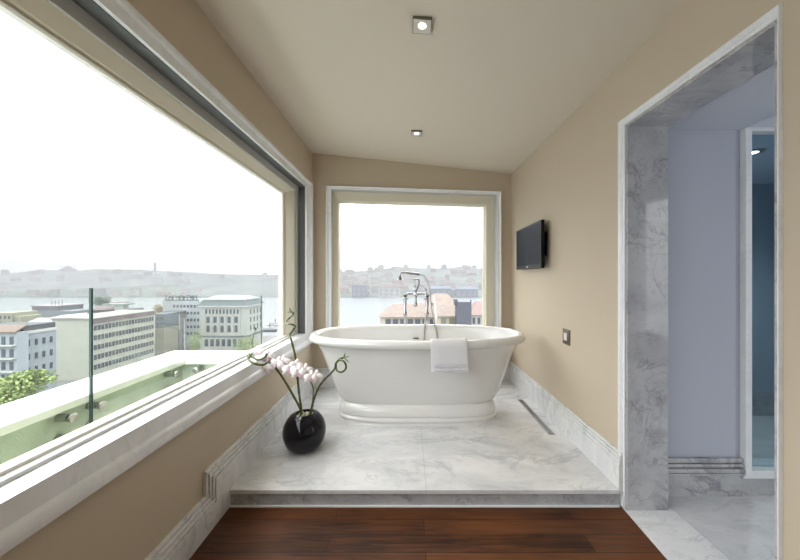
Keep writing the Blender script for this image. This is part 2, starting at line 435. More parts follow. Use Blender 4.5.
mb = MB(); mb.obox(BO+BU*ga+Vector((0, 0, BZ0+.06))-BN*.128, BU*(gb-ga), BN*.008, (0, 0, gzt-BZ0-.06)); mb.build('pane', M['glass'], w2)
pc = BO+BU*(ga+gb)/2-BN*.20; ang = math.atan2(BU.y, BU.x)
portal('portal_back', (pc.x, pc.y, (BZ0+.06+gzt)/2), (-PI/2, 0, ang), gb-ga, gzt-BZ0-.06)

# ---------------------------------------------------------------- doorway on the right
d1 = thing('door_1', None, None, (XR, 1.25, 0)); d1['kind'] = 'structure'
cas = [(0, .0), (.0, .005), (.009, .006), (.011, .002), (.018, .002), (.020, .006), (.030, .012), (.040, .012), (.046, .006), (.046, 0)]
ncas = len(cas)
mb = MB(); O2 = Vector((XR, 0, 0)); rings = []
for d, h in cas:
    s = .22
    rings.append([Vector((XR-h, DY0-d*s, 0)), Vector((XR-h, DY0-d*s, DZ+d*.8)), Vector((XR-h, DY1+d, DZ+d*.8)), Vector((XR-h, DY1+d, 0))])
rv = [[mb.bm.verts.new(q) for q in r] for r in rings]
for i in range(ncas):
    A, B = rv[i], rv[(i+1) % ncas]
    for k in range(3): mb.bm.faces.new((A[k], A[k+1], B[k+1], B[k]))
mb.build('door_casing', M['marble_white'], d1, smooth=True, angle=30)
mb = MB(); mb.box(XR+.001, XD+.001, DY1-.012, DY1, 0, DZ); mb.build('door_jamb', M['marble_grey'], d1); MB().box(XR+.001, XD+.001, DY0, DY0+.012, 0, DZ).build('door_jamb', M['marble_grey'], d1)
MB().box(XR+.001, XD+.001, DY0+.012, DY1-.012, DZ-.012, DZ).build('door_lintel', M['marble_grey'], d1)
mb = MB(); mb.prism([(XR-.006, DY1+.06, 0), (XR-.022, 1.302, 0), (XR-.03, DY0-.05, 0), (XD+.03, DY0-.05, 0), (XD+.03, DY1, 0), (XR+.02, DY1, 0)], (0, 0, .004))
mb.build('door_threshold', M['marble_trim'], d1)

# bathroom beyond the doorway
YW = 1.69; XW = 1.787; BX1 = 3.1; SH = 2.67
BZC = CAMZ+.79
struct(MB().box(XD, BX1, -1.2, SH, -.3, .002).build('floor_bathroom', marble('bathroom_marble', base=(.66, .66, .67), cloud=(.54, .55, .57), seam=[(0, -.866), (1, .45)], scale=1.3, rough=.22, amt=.6)))
struct(MB().box(XD, XW, YW, YW+.10, 0, 2.3).build('wall_bathroom_partition', M['blue_paint']))
struct(MB().box(XD, XW, -1.2, YW, BZC, BZC+.08).build('ceiling_bathroom', M['bath_ceil']))
struct(MB().box(XW, BX1, -1.2, YW+.1, 2.3, 2.38).build('ceiling_bathroom_high', M['bath_ceil']))
struct(MB().box(XW-.08, XW, -1.2, YW, BZC+.08, 2.3).build('wall_bathroom_bulkhead', M['bath_ceil']))
struct(MB().box(2.36, BX1, YW, YW+.10, 0, CAMZ+.79).build('wall_bathroom_light_block', M['blue_paint']))  # unseen wall added to block window light from the shower
struct(MB().box(XW+.0, BX1, YW, YW+.10, CAMZ+.79, 2.3).build('wall_bathroom_lintel', M['bath_ceil']))
# window lets daylight into the bathroom, out of sight to the right
m = MB(); m.box(BX1, BX1+.15, -1.2, SH, -.3, .45); m.box(BX1, BX1+.15, -1.2, SH, 2.15, 2.38); m.box(BX1, BX1+.15, .4, SH, .45, 2.15); m.box(BX1, BX1+.15, -1.2, -1.15, .45, 2.15)
struct(m.build('wall_bathroom_right', M['blue_paint']))
struct(MB().box(BX1+.06, BX1+.07, -1.15, .4, .45, 2.15).build('window_3', M['glass']))
portal('portal_bathroom', (BX1+.2, -.375, 1.3), (0, PI/2, 0), 1.7, 1.55)
struct(MB().box(XD, BX1, -1.3, -1.2, -.3, 2.38).build('wall_bathroom_front', M['blue_paint']))
# skirting with stacked mouldings
m = MB()
for z0, z1, d in ((0, .118, .014), (.118, .128, .026), (.128, .134, .016), (.134, .156, .030), (.156, .162, .016), (.162, .178, .024), (.178, .183, .012), (.183, .206, .020)): m.box(XD, XW-.006, YW-d, YW, z0, z1)
struct(m.build('baseboard_bathroom', M['marble_grey'], bevel=.003))
m = MB(); m.box(XW-.006, XW+.028, YW-.030, YW+.11, .118, BZC); m.box(XW+.028, 2.36, YW-.012, YW+.03, BZC-.012, BZC+.01)
struct(m.build('trim_1', M['marble_white'], bevel=.003))
# shower
st = thing('shower_curb', None, None, (2.2, YW, 0)); st['kind'] = 'structure'
MB().box(XW, 2.36, YW-.004, YW+.10, 0, .095).build('riser', M['marble_grey'], st)
MB().box(XW, 2.36, YW-.014, YW+.11, .095, .135).build('cap', M['marble_white'], st, bevel=.004)
sg = MB().box(XW+.028, 2.36, YW+.03, YW+.038, .135, BZC-.012).build('shower_screen', M['shower_glass'])
props(sg, 'blue-tinted fixed glass shower screen standing on the marble curb beyond the doorway', 'shower screen')
struct(MB().box(XW, BX1, SH, SH+.1, -.1, BZC+.3).build('wall_shower_back', M['shower_paint']))
struct(MB().box(XW-.1, XW, YW+.1, SH, -.1, BZC+.3).build('wall_shower_left', M['shower_paint']))
struct(MB().box(XW, BX1, YW+.1, SH, BZC, BZC+.1).build('ceiling_shower', M['bath_ceil']))
m = MB()
for d, h in ((.010, .20), (.018, .185), (.014, .165)): m.box(XW, BX1, SH-d, SH, 0, h)
struct(m.build('baseboard_shower', M['marble_grey']))

# ---------------------------------------------------------------- ceiling lamps
CN = Vector((-(ZR-ZL)/(XR-XL), 0, 1)).normalized()     # ceiling normal (up)
CU = Vector((CN.z, 0, -CN.x)); CV = Vector((0, 1, 0))
def downlight(pt, label, s=.086, drop=.013, power=5):
    o = thing('downlight', label, 'ceiling light', pt, 'square recessed ceiling lights')
    P = Vector(pt)
    def q(u, v, h): return P+CU*u+CV*v-CN*h
    h = s/2
    mb = MB(); mb.loft([[q(a*h, b*h, 0) for a, b in ((-1,-1),(1,-1),(1,1),(-1,1))], [q(a*h, b*h, drop) for a, b in ((-1,-1),(1,-1),(1,1),(-1,1))], [q(a*h*.93, b*h*.93, drop) for a, b in ((-1,-1),(1,-1),(1,1),(-1,1))]], True, (True, False))
    mb.build('housing', M['nickel'], o)
    ring = lambda r, z: [q(r*math.cos(2*PI*i/24), r*math.sin(2*PI*i/24), z) for i in range(24)]
    mb = MB()
    sq = [q(h*.93*max(-1, min(1, 1.42*math.cos(2*PI*i/24))), h*.93*max(-1, min(1, 1.42*math.sin(2*PI*i/24))), drop) for i in range(24)]
    mb.loft([sq, ring(h*.46, drop*.8), ring(h*.36, drop*.4)], True, (False, False)); mb.build('reflector', M['silver'], o)
    MB().loft([ring(h*.36, drop*.55), ring(h*.25, drop*.75), ring(h*.02, drop*.85)], True, (True, True)).build('bulb', M['lamp_on'], o)
    l = bpy.data.lights.new('downlight_beam', 'SPOT'); l.energy = power; l.color = (1, .84, .62); l.spot_size = math.radians(100); l.spot_blend = .8; l.shadow_soft_size = .02
    lo = bpy.data.objects.new('downlight_beam', l); COL.objects.link(lo); lo.parent = o; lo.location = (0, 0, -.03)
    return o
for pxx, pyy, lab in ((422.2, 24, 'square silver ceiling downlight nearest the viewer, at the top of the photo'), (416.6, 132.5, 'small square dark-rimmed ceiling downlight farther back, above the bathtub')):
    Y = (zc(.065)-CAMZ)*F/(VY-pyy); X = (pxx-VX)*Y/F
    downlight((X, Y, zc(X)), lab)
Y = (BZC-CAMZ)*F/(VY-151.5); X = (753-VX)*Y/F
o = thing('shower_downlight', 'round ceiling downlight seen through the shower glass', 'ceiling light', (X, Y, BZC))
MB().lathe((X, Y, BZC), [(.055, 0), (.055, -.006), (.040, -.008)], 28).build('trim_ring', M['steel'], o)
MB().lathe((X, Y, BZC), [(.026, -.0081), (.020, -.010), (.002, -.011)], 24).build('bulb', M['lamp_on'], o)
l = bpy.data.lights.new('shower_beam', 'SPOT'); l.energy = 45; l.color = (1, .95, .85); l.spot_size = 2.4; l.spot_blend = .8; l.shadow_soft_size = .02
lo = bpy.data.objects.new('shower_beam', l); COL.objects.link(lo); lo.parent = o; lo.location = (0, 0, -.03)

# ---------------------------------------------------------------- bathtub
TX, TY = .075, 2.555
SE = 2.35
def ring(a, b, z, n=72, cx=TX, cy=TY, e=SE):
    out = []
    for i in range(n):
        t = 2*PI*i/n; c, s = math.cos(t), math.sin(t)
        out.append(Vector((cx+a*math.copysign(abs(c)**(2/e), c), cy+b*math.copysign(abs(s)**(2/e), s), PZ+z)))
    return out
A, B, H = .858, .415, .640
tub = thing('bathtub', 'white oval roll-top freestanding bathtub on a plinth, in front of the back window', 'bathtub', (TX, TY, PZ))
prof = [(.02, .01, .155), (.40, .12, .150), (.50, .17, .165), (.60, .225, .24), (.69, .285, .38), (.765, .33, .52), (.795, .345, .585)]
rr = .032
for k in range(13):
    t = PI*1.06-k*(PI*1.42)/12
    prof.append((A-rr+rr*math.cos(t), B-rr+rr*math.sin(PI/2)*math.cos(t), H-rr+rr*math.sin(t)))
prof += [(.815, .366, .574), (.797, .352, .555), (.765, .333, .50), (.722, .306, .40), (.682, .280, .30), (.640, .256, .20), (.606, .238, .150), (.585, .228, .130)]
def body_e(q, i): return SE+(1.25*max(0, min(1, (.45-q[2])/.30)) if i > 19 else 0)
MB().loft([ring(*q, e=body_e(q, i)) for i, q in enumerate(prof)], True, (True, True)).build('basin', M['tub'], tub, smooth=True, angle=60)
pl = [(.588, .232, .137), (.598, .242, .131), (.611, .255, .115), (.620, .264, .094), (.624, .268, .072), (.622, .266, .059), (.614, .258, .054), (.620, .265, .049), (.628, .274, .041), (.630, .276, .031), (.626, .272, .021), (.616, .262, .015), (.622, .270, .009), (.625, .273, .0)]
MB().loft([ring(a_*.982, b_, z_, e=3.6) for a_, b_, z_ in pl], True, (True, True)).build('plinth', M['tub'], tub, smooth=True, angle=35)
c = px(416, 338, 2.868)
MB().lathe((c.x, c.y+.008, c.z-.006), [(.028, 0), (.028, .004), (.022, .007), (.004, .008)], 24).build('overflow', M['nickel'], tub, smooth=True)

# towel over the front rim
tx0, tx1 = (430.3-VX)*2.165/F, (466.8-VX)*2.165/F
def rim_y(x, off):   # front outline of the rim, shrunk by off
    a, b = A-off, B-off
    return TY-b*(1-min(1, abs((x-TX)/a))**SE)**(1/SE)
mb = MB(); NS, NW = 46, 30
path = []
for k in range(8): path.append((.062+.012*(7-k)/7, H-.095+.075*k/7))      # inside (off from rim outline, z)
for k in range(14):
    t = PI-k*PI/13; path.append((.029-.036*math.cos(t), H-.029+.036*math.sin(t)))
for k in range(1, 20): path.append((-.008+.006*math.sin(k*.12), H-.03-.178*k/19))
grid = []
for j, (off, z) in enumerate(path):
    row = []
    for i in range(NW+1):
        f = i/NW; x = tx0+(tx1-tx0)*f
        fall = max(0, (H-.03-z)/.18) if j > 20 else 0
        x += .010*fall*(1-f)*0.6+.006*fall*f
        wob = fall*(.005*math.sin(f*9+.6)+.003*math.sin(f*21+z*30))
        y = rim_y(x, off)-wob-(.004*math.exp(-((f-1)/.05)**2) if fall else 0)
        row.append(mb.bm.verts.new((x, y, PZ+z-fall*.006*(f-.5)+.0015*math.sin(f*14)*(0 if fall else 1))))
    grid.append(row)
for r0, r1 in zip(grid, grid[1:]):
    for i in range(NW): mb.bm.faces.new((r0[i], r0[i+1], r1[i+1], r1[i]))
tw = thing('towel', 'white folded hand towel draped over the front rim of the bathtub', 'towel', ((tx0+tx1)/2, 2.14, PZ+.42))
to = mb.build('cloth', M['towel'], tw, smooth=True, angle=80)
sm = to.modifiers.new('thick', 'SOLIDIFY'); sm.thickness = .007; sm.offset = 1
mb = MB()
for zz in (.452, .474, .492):
    for i in range(26):
        f = .06+.88*i/26; x = tx0+(tx1-tx0)*f+.004
        if zz == .474 and not (.08 < f < .72): continue
        hh = .003 if zz != .474 else .010
        ww = .0075 if zz != .474 else .0038
        y = rim_y(x, -.0125)-.004
        mb.box(x, x+ww, y-.008, y+.002, PZ+zz-hh/2, PZ+zz+hh/2)
mb.build('embroidered_band', M['stitch'], tw)

# bath filler on two standpipes behind the tub
FY = 3.015
def fp(x, y, Y=FY): return px(x, y, Y)
fl = thing('bath_filler', 'chrome floor-standing bath mixer with hand shower and hose, behind the bathtub rim', 'tap', (fp(415, 296).x, FY, PZ))
xa, xb = fp(405.2, 0).x, fp(427, 0).x; zm = fp(0, 296.5).z
for xx in (xa, xb):
    mb = MB().lathe((xx, FY, 0), [(.033, PZ), (.033, PZ+.008), (.017, PZ+.014), (.0145, PZ+.02), (.0145, zm-.17), (.020, zm-.165), (.020, zm-.15), (.0135, zm-.14), (.0135, zm-.03), (.021, zm-.028), (.021, zm-.008), (.013, zm)], 20)
    mb.build('standpipe', M['chrome'], fl, smooth=True)
mb = MB()
mb.tube(spline([(xa, FY, zm-.01), (xa+.005, FY, zm+.018), (xa+.035, FY, zm+.026), ((xa+xb)/2, FY, zm+.022), (xb-.035, FY, zm+.026), (xb-.005, FY, zm+.018), (xb, FY, zm-.01)], 6), .0115, 12)
mb.ball(((xa+xb)/2, FY, zm+.018), .024, .024, .026, 3)
mb.build('mixer_body', M['chrome'], fl, smooth=True)
for xx in (xa, xb):
    h_ = mb = MB(); mb.lathe((xx, FY-.0, zm+.005), [(.012, -.055), (.018, -.05), (.018, -.035), (.010, -.03), (.010, 0)], 16, 'Y')
    for k in range(4):
        t = k*PI/2+PI/4; e = Vector((math.cos(t)*.034, 0, math.sin(t)*.034)); p0 = Vector((xx, FY-.043, zm+.005))
        mb.tube([p0, p0+e], [.006, .005], 8); mb.ball(p0+e, .0075, sub=2)
    mb.build('cross_handle', M['chrome'], fl, smooth=True)
cx_ = fp(414.8, 0).x
mb = MB(); mb.lathe((cx_, FY, 0), [(.012, zm+.03), (.012, zm+.05), (.017, zm+.055), (.017, zm+.068), (.008, zm+.075), (.008, zm+.10), (.013, zm+.105), (.013, zm+.115), (.007, zm+.12), (.006, zm+.165)], 16)
mb.tube([(cx_-.022, FY, zm+.165), (cx_+.022, FY, zm+.165)], .0065, 8)
mb.build('diverter', M['chrome'], fl, smooth=True)
mb = MB(); mb.tube(spline([(cx_, FY, zm+.02), (cx_, FY-.04, zm+.028), (cx_+.003, FY-.085, zm+.01), (cx_+.005, FY-.10, zm-.05)], 7), .0115, 12)
mb.lathe((cx_+.005, FY-.10, 0), [(.012, zm-.05), (.017, zm-.056), (.017, zm-.085), (.013, zm-.09)], 16)
mb.build('spout', M['chrome'], fl, smooth=True)
mb = MB(); mb.tube(spline([(cx_+.004, FY, zm+.02), (cx_+.03, FY, zm+.09), (cx_+.042, FY, zm+.135), (cx_+.036, FY, zm+.16)], 6), .006, 8)
mb.tube(spline([(cx_+.04, FY, zm+.12), (cx_+.075, FY, zm+.105), (xb-.004, FY, zm+.06), (xb, FY, zm+.01)], 6), .0055, 8)
mb.ball((cx_+.034, FY, zm+.165), .010, .010, .014, 2)
mb.build('cradle', M['chrome'], fl, smooth=True)
hs = fl
hy = FY-.02
mb = MB(); mb.tube(spline([fp(400, 275, hy), fp(401.5, 272.8, hy), fp(405, 272.6, hy), fp(412, 273.5, hy), fp(420, 274.5, hy)], 6), [.009]*6+[.009]*6+[.013]*6+[.013]*6+[.009], 12)
c0 = fp(400, 278, hy)
mb.lathe((c0.x, c0.y, c0.z), [(.008, .03), (.012, .015), (.026, -.008), (.028, -.016), (.024, -.020), (.002, -.021)], 20)
mb.build('hand_shower', M['chrome'], fl, smooth=True)
mb = MB(); mb.tube(spline([fp(420, 274.5, hy), fp(424.5, 276, hy), fp(428, 283, 2.98), fp(430, 293, 2.95), fp(431.5, 308, 2.93), fp(434, 322, 2.90), fp(437, 335.5, 2.875), fp(437.6, 350, 2.85), fp(431, 362, 2.83), fp(425, 350, 2.85), fp(423.8, 336, 2.88), fp(425, 322, 2.91), fp(428, 306, 2.96), fp(428.6, 298, 3.0)], 8), .0062, 10)
mb.build('hose', M['steel'], fl, smooth=True)

# ---------------------------------------------------------------- vase with bamboo and orchid
VC = Vector(((304.6-VX)*1.985/F, 1.985, PZ))
vs = thing('vase', 'round glossy black vase of lucky bamboo and orchid on the marble floor', 'vase', VC)
hv = .225
pr = [(.002, 0), (.062, 0), (.075, .004)]
for k in range(1, 16):
    t = -PI/2+.50+k*(PI-.98)/16; pr.append((.131*math.cos(t)**.85, hv*.5+hv*.565*math.sin(t)))
pr += [(.060, hv-.002), (.054, hv), (.050, hv-.006), (.060, hv-.03), (.08, hv-.06)]
MB().lathe(VC, pr, 48, cap=(True, True)).build('vessel', M['black_gloss'], vs, smooth=True, angle=70)
mb = MB()
for i in range(70):
    a_, r_ = R.uniform(0, 2*PI), .056*math.sqrt(R.random())
    mb.ball((VC.x+r_*math.cos(a_), VC.y+r_*math.sin(a_), VC.z+hv-.022+R.uniform(-.003, .008)), R.uniform(.006, .011), sub=1)
pb = mb.build('pebbles', M['pebble'], vs, smooth=True); pb['kind'] = 'stuff'
def vp(x, y, Y=1.985): return px(x, y, Y)
zt = hv-.03
def stalk(name, label, pts, r0, r1, leaves=(), lm=M['stem']):
    o = thing(name, label, 'plant', VC+Vector((0, 0, zt)), None)
    sp = spline(pts, 9); n = len(sp)
    rad = []
    for i in range(n):
        r = r0+(r1-r0)*i/(n-1)
        if i % 6 == 0: r *= 1.18
        rad.append(r)
    MB().tube(sp, rad, 10).build('stalk', lm, o, smooth=True)
    for (bx, by, bY, tx, ty, tY, wd) in leaves:
        a_, b_ = vp(bx, by, bY), vp(tx, ty, tY); d = b_-a_; sd = d.cross(Vector((0, 1, .3))).normalized()*wd
        up = Vector((0, -1, .4))*d.length*.12
        mb = MB(); st_ = []
        for k in range(7):
            t = k/6; wv = math.sin(PI*min(1, t*.9+.1))*(1-t*.3); cpt = a_+d*t+up*math.sin(PI*t)
            st_.append([cpt-sd*wv, cpt+up*.25*wv, cpt+sd*wv, cpt-up*.12*wv])
        mb.loft(st_, True, (True, True)); mb.build('leaf', M['leaf'], o, smooth=True)
    return o
b0 = lambda dx, dy: VC+Vector((dx, dy, zt-.06))
# upright stalk by the window: zig-zag corkscrew tip
stalk('lucky_bamboo', 'tallest lucky bamboo stalk with a corkscrew tip, standing straight up in the black vase',
      [b0(-.015, 0), vp(301.5, 411), vp(299, 392), vp(297, 372), vp(295, 355), vp(291.5, 341, 1.99), vp(290.0, 335, 2.02), vp(293, 330, 1.98), vp(295.2, 326, 1.93), vp(291, 324.3, 1.90), vp(286.5, 324.0, 1.94), vp(286.5, 321, 2.02), vp(290, 317.5, 2.03), vp(293.5, 314, 1.98), vp(291, 311.8, 1.94)],
      .0072, .0055, [(291, 312, 1.94, 289.5, 307.5, 1.93, .005), (291, 312, 1.94, 295, 312.5, 1.92, .004), (291, 312, 1.94, 287, 312.5, 1.95, .004)])
stalk('lucky_bamboo', 'lucky bamboo stalk leaning right, its tip curled into a ring before the bathtub',
      [b0(.02, 0), vp(311.5, 410), vp(314, 399), vp(319, 387), vp(325, 379), vp(331, 373), vp(335, 368), vp(336, 363), vp(340, 360, 1.95), vp(344.5, 362, 1.92), vp(346, 368, 1.93), vp(342, 372, 1.98), vp(337, 370.5, 2.03), vp(336, 364, 2.04), vp(339, 359.5, 2.0), vp(344, 357.5, 1.97)],
      .0072, .0058, [(344, 358, 1.97, 345.5, 352.5, 1.96, .006), (344, 358, 1.97, 350, 363, 1.95, .006), (344, 358, 1.97, 350, 356, 1.96, .004)])
stalk('lucky_bamboo', 'lucky bamboo stalk leaning left to a spiral tip beside the window sill',
      [b0(-.02, .01), vp(300.5, 410), vp(294, 397), vp(286, 383), vp(278, 371), vp(270, 362.5, 1.93), vp(263, 364.8, 1.85), vp(255, 363.8, 1.82), vp(249.0, 359.8, 1.84), vp(249.5, 355, 1.92), vp(257, 359.5, 1.88), vp(264, 358, 1.85), vp(267, 353.5, 1.86)],
      .0072, .0062, [(250, 357, 1.87, 249, 351.5, 1.88, .005), (249.5, 359, 1.85, 246.5, 355, 1.85, .005), (250, 356, 1.87, 254, 352, 1.86, .005)])
orc = thing('orchid', 'arching orchid spray with a row of white pink-lipped blossoms in the black vase', 'plant', VC+Vector((0, 0, zt)))
MB().tube(spline([b0(.012, -.01), vp(311, 409, 1.96), vp(313, 397, 1.95), vp(313, 387, 1.95), vp(308.5, 379.5, 1.95), vp(300, 375, 1.95), vp(288, 370, 1.95), vp(275, 363, 1.95), vp(262, 357, 1.95), vp(254.5, 350, 1.95), vp(252.3, 344, 1.95), vp(253.5, 336, 1.95), vp(255.5, 330, 1.95)], 8), [.0042*(1-.0062*i) for i in range(97)], 8).build('stem', M['stem_brown'], orc, smooth=True)
MB().ball(vp(255.6, 329, 1.95), .006, .006, .010, 2).build('bud', M['stem_brown'], orc, smooth=True); MB().ball(vp(253.6, 336.5, 1.95), .004, .004, .006, 2).build('bud', M['stem_brown'], orc, smooth=True)
def blossom(c, face, s, roll):
    z = Vector(face).normalized(); x = z.cross(Vector((0, 0, 1))).normalized(); y = x.cross(z)
    q = Matrix.Rotation(roll, 3, z); x, y = q @ x, q @ y
    mb = MB()
    for (ang, ln, wd, bk) in ((90, 1, .50, .0), (215, .95, .48, .0), (325, .95, .48, .0), (8, 1.0, .80, .12), (172, 1.0, .80, .12)):
        t = math.radians(ang); d = x*math.cos(t)+y*math.sin(t); sd = z.cross(d)
        rows = []
        for k in range(7):
            f = k/6; w_ = s*wd*math.sin(PI*(.12+.85*f))**.8*.62; h_ = s*(bk+.16*math.sin(PI*f)-.14*f*f)
            rows.append([c+d*s*ln*f+z*h_+sd*w_*e-z*(abs(e)**2*.10*s) for e in (-1, -.5, 0, .5, 1)]+[c+d*s*ln*f+z*(h_-.012*s)+sd*w_*e-z*(abs(e)**2*.10*s) for e in (1, .5, 0, -.5, -1)])
        mb.loft(rows, True, (True, True))
    f_ = mb.build('blossom', M['petal'], orc, smooth=True, angle=80)
    mb = MB(); mb.ball(c+z*s*.20-y*s*.08, s*.10, s*.10, s*.10, 2)
    mb.loft([[c+z*s*.2-y*s*.1+x*s*.10*e for e in (-1, 1)]+[c+z*s*.24-y*s*.1+x*s*.10*e for e in (1, -1)], [c+z*s*.42-y*s*.34+x*s*.10*e for e in (-1, 1)]+[c+z*s*.46-y*s*.34+x*s*.10*e for e in (1, -1)], [c+z*s*.40-y*s*.52+x*s*.04*e for e in (-1, 1)]+[c+z*s*.43-y*s*.52+x*s*.04*e for e in (1, -1)]])
    l_ = mb.build('lip', M['petal_pink'], f_, smooth=True)
    l_.location = -Vector((0, 0, 0)); 
for (fx, fy, fY, s) in ((257, 352, 1.93, .036), (259, 368, 1.99, .040), (268, 357, 1.91, .040), (266, 370, 2.0, .036), (277, 364, 1.90, .042), (284, 362, 1.97, .040), (290, 370, 1.90, .044), (296, 366, 1.96, .040), (298.5, 373, 1.89, .042), (306, 371, 1.93, .042), (311, 378, 1.90, .040), (316, 377, 1.94, .040)):
    blossom(vp(fx, fy, fY), (R.uniform(-.25, .55), -1, R.uniform(-.15, .35)), s*1.12, R.uniform(-.3, .3))

# ---------------------------------------------------------------- television, switch, floor drain
Yn, Yf_ = 2.41, 3.03
n0 = Vector((1.018, Yn, 0)); f0 = Vector((1.041, Yf_, 0)); tu = (f0-n0).normalized(); tn = Vector((-tu.y, tu.x, 0)); tl = (f0-n0).length
zt0, zt1 = CAMZ+.070, CAMZ+.441
tv = thing('television', 'black flat-screen television on a wall bracket, right wall near the bathtub', 'television', (1.06, 2.7, zt0))
mb = MB(); mb.obox(n0+Vector((0, 0, zt0)), tu*tl, -tn*.028, (0, 0, zt1-zt0)); mb.build('cabinet', M['bezel'], tv, bevel=.004)
mb = MB(); mb.obox(n0+tu*.018+tn*.001+Vector((0, 0, zt0+.032)), tu*(tl-.036), -tn*.004, (0, 0, zt1-zt0-.048)); mb.build('screen', M['screen'], tv)
mb = MB(); mb.obox(n0+tu*(tl*.5-.018)+tn*.0015+Vector((0, 0, zt0+.012)), tu*.036, -tn*.003, (0, 0, .009)); mb.build('emblem', M['led'], tv)
mb = MB(); mb.box(XR-.012, XR, 2.47, 2.68, zt0+.10, zt0+.29); mb.box(1.052, XR-.01, 2.50, 2.58, zt0+.13, zt0+.26)
mb.obox(n0+tu*.06-tn*.028+Vector((0, 0, zt0+.08)), tu*.30, -tn*.022, (0, 0, .22)); mb.build('bracket', M['bezel'], tv, bevel=.003)

swY0, swY1 = XR*F/(570.6-VX), XR*F/(563.2-VX); swz = CAMZ-.372-.09
sw = thing('wall_switch', 'small square dark nickel wall switch beside the doorway, below the television', 'light switch', (XR, 2.16, swz))
swc = (swY0+swY1)/2; zc0 = CAMZ-(336.8-VY)*swc/F
frame_mesh((XR, 0, 0), UY, Vector((-1, 0, 0)), swc-.021, swc+.021, zc0-.026, zc0+.026, [(0, 0), (0, .009), (.024, .007), (.026, 0)]).build('plate', M['nickel'], sw)
MB().box(XR-.012, XR, swc-.020, swc+.020, zc0-.025, zc0+.025).build('rocker', M['white_plastic'], sw, bevel=.002)

def fl_pt(x, y): Y = (CAMZ-PZ)*F/(y-VY); return Vector(((x-VX)*Y/F, Y, PZ))
dg = thing('floor_drain', 'long narrow slotted floor drain grille in the marble along the right wall', 'drain', (.97, 2.55, PZ))
gx0, gx1, gy0_, gy1_ = .967, 1.007, 2.16, 2.77
frame_mesh((0, 0, PZ), Vector((1, 0, 0)), Vector((0, 0, 1)), 0, 0, 0, 0, [(0, 0), (0, 1)]) if False else None
mb = MB()
for q in ((gx0, gx1, gy0_, gy0_+.008), (gx0, gx1, gy1_-.008, gy1_), (gx0, gx0+.007, gy0_, gy1_), (gx1-.007, gx1, gy0_, gy1_)): mb.box(q[0], q[1], q[2], q[3], PZ, PZ+.003)
mb.build('frame', M['steel'], dg)
MB().box(gx0+.004, gx1-.004, gy0_+.004, gy1_-.004, PZ, PZ+.001).build('channel', M['bezel'], dg)
mb = MB()
for k in range(3):
    xx = gx0+.009+k*.0085; mb.box(xx, xx+.005, gy0_+.006, gy1_-.006, PZ+.0005, PZ+.003)
mb.build('grille', M['steel'], dg)

# ---------------------------------------------------------------- balcony outside the left window
GXp = -1.79
CZ = CAMZ-.669
bal = thing('parapet', None, None, (-2.0, 0, -.35)); bal['kind'] = 'structure'
RY0 = 2.60
mb = MB(); mb.box(-2.10, -1.86, -3, RY0+.24, -.4, CZ-.045); mb.box(-1.86, XL-T-.01, RY0, RY0+.24, -.4, CZ-.045); mb.build('wall', M['green_wall'], bal)
mb = MB(); mb.prism([(-2.13, -3, CZ-.045), (-1.82, -3, CZ-.045), (-1.82, RY0-.035, CZ-.045), (XL-T-.01, RY0-.035, CZ-.045), (XL-T-.01, RY0+.26, CZ-.045), (-2.13, RY0+.26, CZ-.045)], (0, 0, .045)); mb.build('coping', M['coping'], bal, bevel=.006)
struct(MB().box(-2.10, XL-T, -3, RY0, -.5, -.35).build('floor_balcony', M['coping']))
JY = 1.779
def panel(label, y0, y1, ztop):
    o = thing('glass_panel', label, 'balustrade panel', (GXp, (y0+y1)/2, .2), 'glass balustrade panels')
    MB().box(GXp-.006, GXp+.006, y0, y1, .20, ztop).build('pane', M['bal_glass'], o)
    mb = MB(); 
    ye = y1 if y1 < JY else y0
    mb.box(GXp-.0062, GXp+.0062, ye-.0015, ye+.0015, .20, ztop); mb.build('edge', M['edge'], o)
    return o
def standoff(o, c, axis):
    mb = MB()
    if axis == 'X':
        mb.lathe(c, [(.020, -.07), (.020, -.012)], 16, 'X'); mb.lathe(c, [(.024, .007), (.024, .018), (.018, .022)], 16, 'X')
    else:
        mb.lathe(c, [(.020, .07), (.020, .007)], 16, 'Y'); mb.lathe(c, [(.024, -.007), (.024, -.018), (.018, -.022)], 16, 'Y')
    mb.build('standoff', M['steel'], o, smooth=True)
pA = panel('glass balustrade panel nearest the viewer, left of the dark joint', -.6, JY-.004, CAMZ-.062)
pB = panel('glass balustrade panel right of the dark joint, along the green parapet', JY+.004, 2.50, CAMZ-.062)
for z in (CAMZ-.748, CAMZ-.855):
    standoff(pA, (GXp, 1.674, z), 'X'); standoff(pA, (GXp, .2, z), 'X'); standoff(pB, (GXp, 1.835, z), 'X'); standoff(pB, (GXp, 2.42, z), 'X')
o = thing('glass_panel', 'glass balustrade panel on the short return end of the balcony', 'balustrade panel', (-1.4, 2.535, .2), 'glass balustrade panels')
MB().box(-1.76, -1.18, 2.53, 2.542, .20, CAMZ-.150).build('pane', M['bal_glass'], o)
mb = MB(); mb.box(-1.182, -1.179, 2.529, 2.543, .20, CAMZ-.150); mb.build('edge', M['edge'], o)
for z in (CAMZ-.748, CAMZ-.855): standoff(o, (-1.70, 2.536, z), 'Y')

# ---------------------------------------------------------------- the city, water and far shore
EXT = .44     # outdoor colours darkened so the bright sky light doesn't wash them out
SEA = CAMZ-40.0; GND = SEA+.6
sea_m = mat('grey_water', (.30, .34, .36), .55, spec=.3, bump=.3, bscale=.08)
struct(MB().box(-4000, 3000, 205, 5000, SEA-2, SEA).build('water', sea_m))
struct(MB().box(-420, 260, 12, 212, GND-3, GND).build('ground', mat('street_ground', (.22, .23, .22), .9, var=.3, vscale=.05)))

